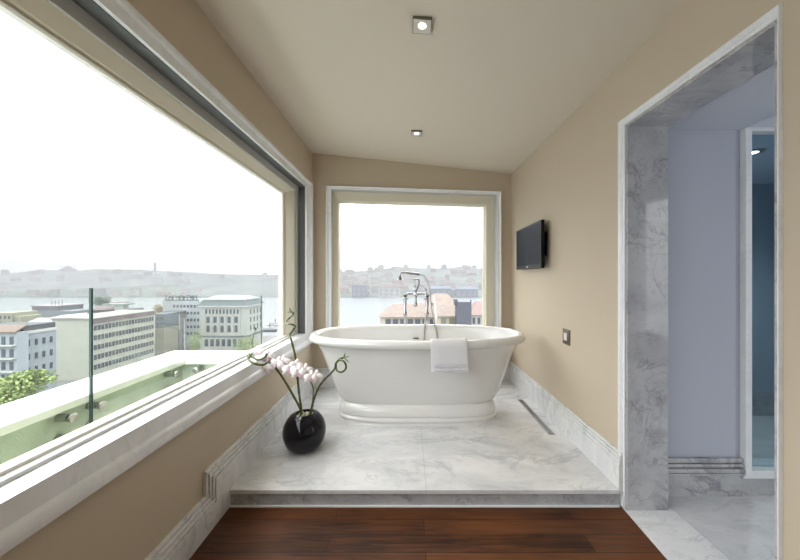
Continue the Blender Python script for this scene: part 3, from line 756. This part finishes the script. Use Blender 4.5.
hm = mat('far_hillside', (.20, .24, .22), .9, var=.5, vscale=.02)
SKYL = [(-260, 275), (-120, 276), (-40, 275), (0, 274.5), (22, 273), (35, 270.5), (55, 270), (80, 270.5), (100, 269), (120, 270), (140, 269.5), (165, 271), (185, 272), (210, 273.5), (235, 274.5), (275, 275), (310, 274), (340, 272.5), (365, 270.8), (385, 268.8), (400, 267), (420, 268.2), (440, 268.5), (455, 267.5), (466, 265.5), (478, 268), (488, 271), (520, 272), (600, 274), (800, 276)]
YS, YRG = 616.0, 1050.0
def sky_y(x):
    for (a_, ya), (b_, yb) in zip(SKYL, SKYL[1:]):
        if a_ <= x <= b_: return ya+(yb-ya)*(x-a_)/(b_-a_)
    return 276
def hill_z(x, f):       # x in ridge pixels, f from shore 0 to ridge 1
    top = CAMZ-(sky_y(x)-VY)*YRG/F
    return SEA+1+(top-SEA-1)*(f**1.15)
mb = MB(); rows = []
for k in range(13):
    f = k/10; row = []
    for i in range(0, 107):
        x = -260+i*10; Y = YS+(YRG-YS)*f
        z = hill_z(x, min(f, 1)) if f <= 1 else hill_z(x, 1)-(f-1)*260
        z += (R.uniform(-1, 1)*1.6 if 0 < k < 10 else 0)
        row.append((( x-VX)*YRG/F*(.93+.07*f), Y, z))
    rows.append(row)
rows.insert(0, [(p_[0], p_[1], SEA-1) for p_ in rows[0]])
mb.loft(rows, False, (False, False)); struct(mb.build('hills', hm, smooth=True, angle=80))
pale = [mat('far_house_wall_%s' % n, c, .9) for n, c in (('cream', (.62, .58, .52)), ('grey', (.45, .45, .46)), ('white', (.74, .73, .72)), ('pink', (.58, .47, .42)))]
froof = mat('far_roof', (.30, .24, .22), .9)
def far_house(x, f, wd, dp, ht, mi):
    Y = YS+(YRG-YS)*f; X = (x-VX)*YRG/F*(.93+.07*f); z = hill_z(x, f)-2
    o = thing('hillside_house', 'pale hazy house among the others on the far hillside', 'building', (X, Y, z), 'hazy houses on the far hillside')
    MB().box(X-wd/2, X+wd/2, Y, Y+dp, z, z+ht).build('wall', pale[mi], o)
    MB().loft([[(X-wd/2-.5, Y-.5, z+ht), (X+wd/2+.5, Y-.5, z+ht), (X+wd/2+.5, Y+dp+.5, z+ht), (X-wd/2-.5, Y+dp+.5, z+ht)], [(X-wd/4, Y+dp/2-.1, z+ht+3), (X+wd/4, Y+dp/2-.1, z+ht+3), (X+wd/4, Y+dp/2+.1, z+ht+3), (X-wd/4, Y+dp/2+.1, z+ht+3)]]).build('roof', froof, o)
    return o
taken = [(-70, -10, 600, 630), (-120, -75, 600, 630), (35, 95, 600, 630), (90, 142, 600, 630)]
tries = 0; made = 0
while made < 150 and tries < 4000:
    tries += 1; i = made
    if i < 110: x = R.uniform(330, 492); f = R.choice((.03, .12, .2, .3, .4, .5, .62, .74, .86, .95))+R.uniform(-.03, .03)
    else: x = R.uniform(-5, 280); f = R.choice((.02, .05, .5, .8))
    f = max(.01, f); wd, dp = R.uniform(10, 26), R.uniform(8, 14)
    Yh = YS+(YRG-YS)*f; Xh = (x-VX)*YRG/F*(.93+.07*f)
    bb = (Xh-wd/2-1, Xh+wd/2+1, Yh-1, Yh+dp+1)
    if any(bb[0] < t_[1] and bb[1] > t_[0] and bb[2] < t_[3] and bb[3] > t_[2] for t_ in taken): continue
    taken.append(bb); made += 1
    far_house(x, f, wd, dp, R.uniform(8, 17), R.randrange(4))
def far_block(x0, x1, yt, yb, Y, m_, label, roof=None):
    a_, b_ = px(x0, yt, Y), px(x1, yb, Y)
    o = thing('waterfront_building', label, 'building', ((a_.x+b_.x)/2, Y, SEA))
    MB().box(a_.x, b_.x, Y, Y+18, SEA, a_.z).build('wall', m_, o)
    n = max(3, int((b_.x-a_.x)/9)); mb = MB()
    for k in range(n):
        for r in range(2):
            xx = a_.x+(k+.3)*(b_.x-a_.x)/n; zz = SEA+4+r*(a_.z-SEA-4)/2.2; mb.box(xx, xx+.4*(b_.x-a_.x)/n, Y-.2, Y+.1, zz, zz+.3*(a_.z-SEA-4))
    mb.build('windows', pale[1], o)
    if roof: MB().prism([(a_.x-1, Y-1, a_.z), (b_.x+1, Y-1, a_.z), (b_.x-2, Y+9, a_.z+5), (a_.x+2, Y+9, a_.z+5)], (0, 0, .5)).build('roof', roof, o)
bluer = mat('far_blue_roof', (.27, .31, .40), .9)
far_block(378, 400, 287, 298, 608, pale[2], 'long pale building on the far waterfront left of the shower head', froof)
far_block(352, 366, 285, 298, 606, bluer, 'blue-grey block on the far waterfront at the left of the back window')
far_block(430, 452, 289, 297, 606, bluer, 'long blue-roofed shed on the far waterfront above the pink roofs', bluer)
far_block(456, 478, 289.5, 297, 609, bluer, 'blue-grey shed on the far waterfront above the dark slate block', bluer)
def mosque(x, y, Y, s, label, mins):
    c = px(x, y, Y); zb = hill_z((c.x)/YRG*F+VX, .97)-6
    o = thing('mosque', label, 'mosque', (c.x, Y, zb))
    MB().box(c.x-s, c.x+s, Y-s, Y+s, zb, c.z-s*.55).build('hall', pale[1], o)
    MB().lathe((c.x, Y, c.z-s*.55), [(s*.75*math.cos(k*PI/16), s*.75*math.sin(k*PI/16)) for k in range(8)]+[(.3, s*.78)], 20).build('dome', pale[1], o, smooth=True)
    for k in mins: MB().lathe((c.x+k*s, Y, 0), [(1.2, zb), (1.2, c.z+s*.25), (.2, c.z+s*.7)], 10).build('minaret', pale[1], o)
mosque(68, 266.5, 1040, 14, 'hazy domed mosque on the skyline above the left water', (-1.4, 1.4))
mosque(465, 265, 1040, 13, 'hazy domed mosque on the skyline at the right of the back window', (-1.3, 1.3))
c = px(155, 262, 1030)
o = thing('tower', 'slim hazy tower rising from the far skyline, right of the dark balustrade joint', 'tower', (c.x, 1030, hill_z(155, .9)-5))
MB().lathe((c.x, 1030, 0), [(4, hill_z(155, .9)-5), (3.2, c.z-6), (4, c.z-6), (4, c.z-3), (.3, c.z)], 10).build('shaft', pale[1], o)

wdark = mat('dark_window_glass', (.07, .09, .12), .25)
def facade(o, face, plane, a0, a1, z0, z1, nc, nr, fw, fh, m_=wdark, arch=False, skip=()):
    """individual windows of one facade; face 'X' looks to +X, 'Y' looks to -Y"""
    proto = {}
    for r in range(nr):
        for c_ in range(nc):
            if (c_, r) in skip: continue
            ca = a0+(a1-a0)*(c_+.5)/nc; cz = z0+(z1-z0)*(r+.5)/nr
            ww = (a1-a0)/nc*fw/2; hh = (z1-z0)/nr*fh/2
            if not proto:
                mb = MB()
                if face == 'X': mb.box(plane-.15, plane+.12, ca-ww, ca+ww, cz-hh, cz+hh)
                else:
                    mb.box(ca-ww, ca+ww, plane-.12, plane+.15, cz-hh, cz+hh)
                    if arch: mb.lathe((ca, 0, cz+hh), [(ww, plane-.12), (ww, plane+.15)], 14, 'Y')
                w_ = mb.build('window', m_, o); proto['o'] = (w_, ca, cz)
            else:
                w0, c0_, z0_ = proto['o']; d = w0.copy(); COL.objects.link(d); d.parent = o
                d.location = (0, ca-c0_, cz-z0_) if face == 'X' else (ca-c0_, 0, cz-z0_)

# A: long pale green block with a blank gable
wallA = mat('pale_green_stucco', (.62, .64, .55), .9, var=.06, vscale=.4)
spand = mat('pale_spandrel', (.68, .72, .68), .9)
mauve = mat('mauve_roof_tiles', (.25, .19, .20), .9)
xA, yA0, yA1 = -120.7, 120.0, 150.0
zA = CAMZ-42.5*yA0/F
o = thing('office_block', 'long pale green office block with a blank cream end wall and rows of windows', 'building', (xA-7, 135, GND))
MB().box(xA-15, xA, yA0, yA1, GND, zA).build('wall', wallA, o)
MB().prism([(xA-15.5, yA0-.4, zA), (xA+.6, yA0-.4, zA), (xA+.6, yA0-.4, zA+.35), (xA-7, yA0-.4, zA+.6), (xA-15.5, yA0-.4, zA+.5)], (0, yA1-yA0+.8, 0)).build('roof', mat('pale_flat_roof', (.38, .37, .35), .9), o)
mb = MB(); mb.box(xA, xA+.4, yA0-.2, yA1+.2, zA-1.7, zA); mb.build('cornice', mauve, o)
facade(o, 'X', xA, yA0+.8, yA1-.5, zA-20.5, zA-1.6, 19, 5, .74, .50)
# B: grey-blue houses at the left edge
wB = mat('grey_blue_stucco', (.42, .47, .52), .9, var=.08, vscale=.5)
o = thing('apartment_house', 'grey-blue house with a white parapet and few windows, left of the blank cream gable', 'building', (-96, 78, GND))
zB = CAMZ-57*76/F
MB().box(-104, -92, 75.4, 82.4, GND, zB).build('wall', wB, o)
MB().box(-104.2, -91.8, 75.35, 82.5, zB, zB+.7).build('parapet', mat('white_parapet', (.75, .75, .73), .9), o)
MB().box(-104.0, -92.1, 75.4, 82.3, zB+.7, zB+2.0).build('dark_band', mat('dark_slate', (.10, .11, .13), .8), o)
facade(o, 'X', -92, 75.5, 82, zB-14, zB-.6, 4, 4, .34, .44)
o = thing('apartment_house', 'pale blue house with balconies and a terracotta roof at the left edge of the window', 'building', (-98, 70, GND))
zB1 = CAMZ-55.5*73/F
MB().box(-112, -90.2, 72.6, 74.9, GND, zB1).build('wall', mat('pale_blue_stucco', (.50, .56, .62), .9, var=.06, vscale=.5), o)
MB().prism([(-113, 72.0, zB1), (-89.9, 72.0, zB1), (-91, 75.2, zB1+1.2), (-113, 75.2, zB1+1.2)], (0, 0, .3)).build('roof', mat('terracotta_roof', (.28, .20, .165), .9, var=.15, vscale=1.5), o)
facade(o, 'Y', 72.6, -96.0, -90.4, zB1-12, zB1-.3, 3, 4, .42, .62)
for k in range(3):
    zz = zB1-3.0*(k+1)
    MB().box(-96.5, -90.3, 71.6, 72.7, zz, zz+.25).build('balcony', spand, o)
# roofs and blocks between A and the water
o = thing('warehouse', 'dark mauve-grey block with rooftop masts by the water, upper left', 'building', px(45, 312, 185)*1)
a_, b_ = px(32, 306.5, 185), px(57, 318, 185); o.location = ((a_.x+b_.x)/2, 185, GND)
MB().box(a_.x, b_.x, 185, 200, GND, a_.z).build('wall', mat('mauve_grey_stucco', (.20, .20, .24), .9), o)
MB().box(a_.x-1, b_.x+11, 184, 199, GND, a_.z-2.6).build('lower_wing', mat('slate_grey_stucco', (.28, .31, .34), .9), o)
MB().box(a_.x-.6, b_.x+.6, 184.6, 200.4, a_.z, a_.z+.6).build('roof', mat('grey_pink_roof', (.50, .44, .45), .9), o)
for k in range(4): MB().lathe((a_.x+6+k*2.1, 190, 0), [(.25, a_.z), (.25, a_.z+2.5+.6*(k % 2)), (.1, a_.z+3.4)], 8).build('mast', mat('mast_grey', (.35, .33, .34), .8) if k == 0 else bpy.data.materials['mast_grey'], o)
a_, b_ = px(35.5, 317, 153), px(79, 322, 153)
o = thing('shed', 'low shed with a wide white roof behind the blank cream gable', 'building', ((a_.x+b_.x)/2, 150, GND))
MB().box(a_.x, b_.x, 153, 168, GND, b_.z).build('wall', mat('shed_wall', (.30, .32, .32), .9), o)
MB().prism([(a_.x-.5, 152, b_.z), (b_.x+1, 152, b_.z), (b_.x-3, 160, b_.z+3.4), (a_.x+6, 160, b_.z+2.2)], (0, 0, .4)).build('roof', mat('white_metal_roof', (.74, .74, .70), .8), o)
a_, b_ = px(-6, 313, 140), px(11.5, 322, 140)
o = thing('house', 'small yellowish block at the left edge of the window, near the water', 'building', ((a_.x+b_.x)/2, 140, GND))
MB().box(a_.x, b_.x, 140, 150, GND, a_.z).build('wall', mat('yellow_grey_stucco', (.44, .43, .32), .9), o)
MB().box(b_.x, b_.x+3.2, 141, 148.8, GND, a_.z-1.6).build('annex', bpy.data.materials['yellow_grey_stucco'], o)
facade(o, 'Y', 140, a_.x, b_.x, a_.z-6, a_.z-.6, 4, 2, .4, .5)
a_, b_ = px(14, 322, 120), px(42, 330, 120)
o = thing('house', 'low house with a wide pale sloping roof behind the terracotta roof, left', 'building', ((a_.x+b_.x)/2, 120, GND))
MB().box(a_.x, b_.x, 120, 132, GND, b_.z+.3).build('wall', bpy.data.materials['shed_wall'], o)
MB().prism([(a_.x-1, 119, b_.z), (b_.x+1, 119, b_.z), (b_.x-6, 128, b_.z+3.2), (a_.x, 128, b_.z+3.2)], (0, 0, .4)).build('roof', bpy.data.materials['white_metal_roof'], o)
a_, b_ = px(92, 304, 170), px(122, 311.5, 170)
o = thing('house', 'mauve-roofed house with a white stair tower behind the long pale green block', 'building', ((a_.x+b_.x)/2, 170, GND))
MB().box(a_.x, b_.x, 170, 184, GND, b_.z+.8).build('wall', bpy.data.materials['mauve_grey_stucco'], o)
MB().prism([(a_.x-1, 169, b_.z+.6), (b_.x+.5, 169, b_.z+.6), (b_.x-2, 177, a_.z+.5), (a_.x+4, 177, a_.z)], (0, 0, .4)).build('roof', mauve, o)
c_, d_ = px(118, 304, 168), px(127, 318, 168)
MB().box(c_.x, d_.x, 166, 169, GND, c_.z-.4).build('stair_tower', mat('white_stucco', (.76, .77, .75), .9), o)
MB().box(c_.x-6, d_.x+1.5, 165, 171, c_.z-.4, c_.z+.2).build('flat_roof', mat('green_grey_roof', (.30, .38, .36), .9), o)
# small fronts right of A
a_, b_ = px(155, 314, 158), px(164, 350, 158)
o = thing('house', 'narrow dark blue and ochre house at the right end of the long pale green block', 'building', ((a_.x+b_.x)/2, 158, GND))
MB().box(a_.x, b_.x, 158, 168, GND, a_.z-7).build('lower_wall', mat('ochre_grey_stucco', (.40, .40, .31), .9), o)
MB().box(a_.x, b_.x, 158, 168, a_.z-7, a_.z).build('upper_wall', mat('dark_blue_cladding', (.14, .19, .25), .7), o)
facade(o, 'Y', 158, a_.x+.4, b_.x-.4, a_.z-6.5, a_.z-.8, 2, 2, .5, .4)
a_, b_ = px(157.5, 315, 164), px(171, 348, 164)
o = thing('house', 'small house with white pillars and a dark roof, left of the tall white block', 'building', ((a_.x+b_.x)/2, 164, GND))
MB().box(a_.x, b_.x, 170, 174.5, GND, a_.z).build('wall', mat('grey_stucco', (.36, .37, .37), .9), o)
MB().box(a_.x-.5, b_.x+.5, 169, 174.5, a_.z, a_.z+1.2).build('roof', bpy.data.materials['dark_slate'], o)
for k in range(3):
    xx = a_.x+1.0+k*2.5; MB().box(xx, xx+1.3, 169.4, 170, a_.z-9, a_.z).build('pillar', bpy.data.materials['white_stucco'], o)
MB().box(a_.x, b_.x, 169.4, 170, a_.z-10.5, a_.z-9.0).build('balcony', bpy.data.materials['grey_stucco'], o)
# H: tall white block with a rooftop sign
wH = mat('white_concrete', (.60, .65, .68), .9)
a_, b_ = px(172, 301, 175), px(200.5, 346, 175)
o = thing('office_block', 'tall white office block with five window rows and a rooftop sign', 'building', ((a_.x+b_.x)/2, 175, GND))
MB().box(a_.x, b_.x, 175, 190, GND, a_.z).build('wall', wH, o)
c_ = px(163, 300, 180); MB().box(c_.x, a_.x, 180, 190, GND, c_.z).build('side_wing', wH, o)
facade(o, 'Y', 175, a_.x+.3, b_.x-.3, CAMZ-60*175/F, a_.z-1, 8, 5, .62, .40)
mb = MB(); xx = px(165, 0, 176).x
sgm = mat('dark_sign', (.10, .15, .17), .7)
while xx < px(199, 0, 176).x-1:
    ww = R.uniform(1.2, 2.0); hh = R.uniform(1.9, 2.6)
    z_ = max(a_.z, c_.z)+.5
    mb.box(xx, xx+.35, 176, 176.4, z_, z_+hh); mb.box(xx, xx+ww, 176, 176.4, z_+hh-.4, z_+hh); mb.box(xx, xx+ww, 176, 176.4, z_+hh*.4, z_+hh*.4+.4)
    if R.random() < .6: mb.box(xx+ww-.35, xx+ww, 176, 176.4, z_, z_+hh)
    xx += ww+.35
mb.box(px(165, 0, 176).x, px(199, 0, 176).x, 176.1, 176.3, max(a_.z, c_.z)-.2, max(a_.z, c_.z)+.6)
mb.build('rooftop_sign', sgm, o, label='dark rooftop sign')
# I: classical building by the water
wI = mat('cream_stone', (.66, .68, .63), .9)
roofI = mat('dark_slate_mansard', (.15, .19, .20), .8); roofT = mat('verdigris_roof', (.42, .50, .48), .8)
a_, b_ = px(200, 307, 170), px(247, 348, 170); yI = 188.5
o = thing('historic_building', 'cream stone classical building with a grey-green hipped roof and arched windows, by the water', 'building', ((a_.x+b_.x)/2, 178, GND))
MB().box(a_.x, b_.x, 170, yI, GND, a_.z).build('wall', wI, o)
MB().box(a_.x-.8, b_.x+.8, 169.2, yI+.8, a_.z-.1, a_.z+.7).build('cornice', bpy.data.materials['white_stucco'], o)
MB().loft([[(a_.x-.8, 169.2, a_.z+.7), (b_.x+.8, 169.2, a_.z+.7), (b_.x+.8, yI+.8, a_.z+.7), (a_.x-.8, yI+.8, a_.z+.7)], [(a_.x+.9, 171, a_.z+3.4), (b_.x-1.2, 171, a_.z+3.4), (b_.x-1.2, yI-1.5, a_.z+3.4), (a_.x+.9, yI-1.5, a_.z+3.4)]]).build('mansard_roof', roofI, o)
MB().loft([[(a_.x+.6, 170.7, a_.z+3.4), (b_.x-.9, 170.7, a_.z+3.4), (b_.x-.9, yI-1.2, a_.z+3.4), (a_.x+.6, yI-1.2, a_.z+3.4)], [(a_.x+.6, 170.7, a_.z+4.0), (b_.x-.9, 170.7, a_.z+4.0), (b_.x-.9, yI-1.2, a_.z+4.0), (a_.x+.6, yI-1.2, a_.z+4.0)], [(a_.x+4, 178, a_.z+5.8), (b_.x-5, 178, a_.z+5.8), (b_.x-5, 182, a_.z+5.8), (a_.x+4, 182, a_.z+5.8)]]).build('upper_roof', roofT, o)
z3 = a_.z
facade(o, 'Y', 170, a_.x+2.5, b_.x-4, z3-4.4, z3-.6, 10, 1, .5, .62)
facade(o, 'Y', 170, a_.x+2.5, b_.x-4, z3-9.2, z3-4.6, 5, 1, .46, .74)
facade(o, 'Y', 170, a_.x+2.5, b_.x-4, z3-14.4, z3-9.8, 5, 1, .44, .66, arch=True)
facade(o, 'X', b_.x, 172, yI-1, z3-14, z3-.8, 4, 3, .3, .6)
MB().box(a_.x-.3, b_.x+.3, 169.6, yI+.3, z3-16.4, z3-15.4).build('string_course', roofI, o)
facade(o, 'Y', 170, a_.x+2, b_.x-2, z3-22, z3-16.6, 7, 1, .6, .7)
for k in range(6):
    xx = a_.x+2.2+k*(b_.x-a_.x-6.2)/5; MB().box(xx, xx+.6, 169.6, 170, z3-15.4, z3-.1).build('pilaster', wI, o)

# pink-roofed houses behind the tub
pink = mat('pink_roof_tiles', (.32, .26, .225), .9, var=.2, vscale=2.0)
cream = mat('cream_stucco', (.62, .57, .47), .9)
o = thing('house', 'long low house with a pink tiled roof, just above the bathtub rim', 'building', (0, 48, GND))
ze = CAMZ-40*45/F; e0, e1 = px(378, 0, 45).x, px(437, 0, 45).x
MB().box(e0+.3, e1, 45.3, 52, GND, ze).build('wall', cream, o)
MB().loft([[(e0, 44.8, ze), (e1+.2, 44.8, ze), (e1+.2, 52.5, ze), (e0, 52.5, ze)], [(e0+1.9, 48.4, ze+1.55), (e1-.6, 48.4, ze+1.75), (e1-.6, 49, ze+1.75), (e0+1.9, 49, ze+1.55)]]).build('roof', pink, o)
facade(o, 'Y', 45.3, e0+.9, e1-.1, ze-1.5, ze-.05, 7, 1, .72, .6)
o = thing('house', 'narrow cream house with a steep pink roof, left of the dark slate block', 'building', (5, 43, GND))
zr = CAMZ-39*40/F; r0, r1 = px(437.5, 0, 40).x, px(457, 0, 40).x
MB().box(r0, r1, 40.2, 44.6, GND, zr).build('wall', cream, o)
MB().prism([(r0-.1, 39.9, zr-.05), (r0-.1, 44.2, zr+2.0), (r0-.1, 44.7, zr+1.9)], (r1-r0+.2, 0, 0)).build('roof', pink, o)
MB().prism([(r0-.22, 39.9, zr-.15), (r0-.22, 44.2, zr+2.15), (r0-.22, 44.2, zr+1.9), (r0-.22, 39.9, zr-.4)], (.2, 0, 0)).build('verge', bpy.data.materials['white_stucco'], o)
facade(o, 'Y', 40.2, r0+.25, r1-.15, zr-1.2, zr-.1, 2, 1, .62, .66, m_=mat('olive_window', (.22, .22, .15), .4))
o = thing('stair_tower', 'dark slate-clad block standing among the pink roofs', 'building', (6.6, 39, GND))
s0, s1 = px(457, 0, 38).x, px(471.5, 0, 38).x; zs = CAMZ-25*38/F
MB().box(s0, s1, 38, 39.6, GND, zs).build('wall', mat('slate_cladding', (.09, .10, .13), .6, var=.1, vscale=2), o)
mb = MB(); mb.box(s0-.25, s0+.1, 38.2, 39.2, zs-.4, zs+.3); mb.box(s1-.12, s1, 38.0, 38.2, zs, zs+.25); mb.build('flue', bpy.data.materials['dark_slate'], o)
o = thing('house', 'white house with a pink roof at the right edge of the back window', 'building', (11, 49, GND))
q0, q1 = px(471, 0, 46).x, px(500, 0, 46).x; zq = CAMZ-38*46/F
MB().box(q0, q1, 46.3, 53, GND, zq).build('wall', mat('off_white_stucco', (.68, .66, .62), .9), o)
MB().loft([[(q0-.2, 45.9, zq), (q1+.2, 45.9, zq), (q1+.2, 53.4, zq), (q0-.2, 53.4, zq)], [(q0+1.6, 49.5, zq+1.7), (q1-1, 49.5, zq+1.7), (q1-1, 50, zq+1.7), (q0+1.6, 50, zq+1.7)]]).build('roof', mat('dusty_pink_roof', (.32, .23, .215), .9), o)
facade(o, 'Y', 46.3, q0+.1, q1-.4, zq-1.5, zq-.25, 5, 1, .5, .72)
o = thing('house', 'house with an orange-pink roof set back behind the other pink roofs', 'building', (5, 58, GND))
u0, u1 = px(426, 0, 58).x, px(455, 0, 58).x; zq = CAMZ-26*58/F
MB().box(u0, u1, 58, 66, GND, zq).build('wall', cream, o)
MB().loft([[(u0-.3, 57.6, zq), (u1+.3, 57.6, zq), (u1+.3, 66.4, zq), (u0-.3, 66.4, zq)], [(u0+2, 61.5, zq+1.5), (u1-1, 61.5, zq+1.5), (u1-1, 62.5, zq+1.5), (u0+2, 62.5, zq+1.5)]]).build('roof', pink, o)

# trees
def tree(c, rx, rz, m_, label, n=2200):
    o = thing('tree', label, 'tree', (c.x, c.y, GND))
    MB().tube([(c.x, c.y, GND), (c.x+.1*rx, c.y, c.z-rz*.5), (c.x, c.y, c.z)], [rx*.09, rx*.06, rx*.03], 8).build('trunk', M['stem_brown'], o)
    mb = MB(); lumps = [(c.x+R.uniform(-.6, .6)*rx, c.y+R.uniform(-.6, .6)*rx, c.z+R.uniform(-.55, .6)*rz, R.uniform(.35, .6)) for _ in range(14)]
    for _ in range(n):
        lx, ly, lz, lr = R.choice(lumps); d = Vector((R.gauss(0, 1), R.gauss(0, 1), R.gauss(0, 1))).normalized()*lr*R.uniform(.7, 1.05)
        p_ = Vector((lx+d.x*rx, ly+d.y*rx, lz+d.z*rz)); s_ = rx*.055
        a1 = Vector((R.uniform(-1, 1), R.uniform(-1, 1), R.uniform(-1, 1))).normalized()*s_; a2 = a1.orthogonal().normalized()*s_*.7
        mb.face([p_-a1, p_+a2, p_+a1, p_-a2])
    mb.build('foliage', m_, o)
tg = mat('spring_foliage', (.36, .46, .16), .8, var=.4, vscale=.6)
tg2 = mat('grey_green_foliage', (.18, .24, .18), .8, var=.3, vscale=.3)
tyl = mat('yellowish_foliage', (.55, .48, .20), .8, var=.3, vscale=.3)
tree(px(8, 396, 55), 5.2, 3.8, tg, 'bushy spring-green tree at the left edge below the pale blue house', 5000)
tree(px(195, 342, 150), 3.2, 6.5, tg, 'spring-green tree in front of the tall white office block')
tree(px(246, 345, 158), 5.2, 5.0, tg, 'spring-green tree in front of the classical cream building')
tree(px(101, 303, 185), 4.5, 4.0, tg2, 'grey-green tree on the mauve roof terrace by the dark balustrade joint')
tree(px(158, 309, 182), 3.2, 2.8, tyl, 'small yellowish tree beside the tall white office block')
c = px(184.6, 319, 140)
o = thing('street_lamp', 'thin pale street lamp post in front of the tall white office block', 'street lamp', (c.x, 140, GND))
MB().lathe((c.x, 140, 0), [(.30, GND), (.16, c.z)], 10).build('post', wH, o); MB().box(c.x-.9, c.x+.9, 139.8, 140.2, c.z, c.z+.3).build('lamp_head', bpy.data.materials['grey_stucco'], o)
# boats
def boat(x, y, L, label, m_):
    Y = 40*F/(y-VY); X = (x-VX)*Y/F
    o = thing('ferry_boat', label, 'boat', (X, Y, SEA))
    MB().loft([[(X-L*.5, Y, SEA), (X-L*.42, Y-2, SEA), (X+L*.42, Y-2, SEA), (X+L*.5, Y, SEA), (X+L*.42, Y+2, SEA), (X-L*.42, Y+2, SEA)], [(X-L*.56, Y, SEA+1.8), (X-L*.44, Y-2.4, SEA+1.5), (X+L*.44, Y-2.4, SEA+1.5), (X+L*.56, Y, SEA+1.8), (X+L*.44, Y+2.4, SEA+1.5), (X-L*.44, Y+2.4, SEA+1.5)]]).build('hull', m_, o)
    MB().box(X-L*.32, X+L*.30, Y-1.7, Y+1.7, SEA+1.5, SEA+3.4).build('cabin', bpy.data.materials['white_stucco'], o)
    MB().lathe((X+L*.1, Y, 0), [(.5, SEA+3.4), (.4, SEA+5.6)], 10).build('funnel', bpy.data.materials['dark_slate'], o)
boat(268, 331.5, 13, 'small dark-hulled ferry moored near the quay, right of the classical building', bpy.data.materials['dark_slate'])
boat(274, 326, 11, 'pale-hulled ferry just off the quay, beside the window frame', bpy.data.materials['white_stucco'])

# haze hanging over the water and the town
hz = bpy.data.materials.new('haze'); hz.use_nodes = True; t = hz.node_tree
t.nodes.remove(t.nodes['Principled BSDF'])
vs_ = t.nodes.new('ShaderNodeVolumeScatter'); vs_.inputs['Color'].default_value = (.95, .95, 1.0, 1); vs_.inputs['Density'].default_value = .00029
va_ = t.nodes.new('ShaderNodeVolumeAbsorption'); va_.inputs['Color'].default_value = (0, 0, 0, 1); va_.inputs['Density'].default_value = .00090
ad_ = t.nodes.new('ShaderNodeAddShader'); t.links.new(vs_.outputs[0], ad_.inputs[0]); t.links.new(va_.outputs[0], ad_.inputs[1])
t.links.new(ad_.outputs[0], t.nodes['Material Output'].inputs['Volume'])
hb = MB().box(-2600, 1500, 25, 1075, SEA-1.5, CAMZ+55).build('haze', hz)
props(hb, 'pale sea haze hanging over the water and the far shore', 'haze', None, 'stuff')
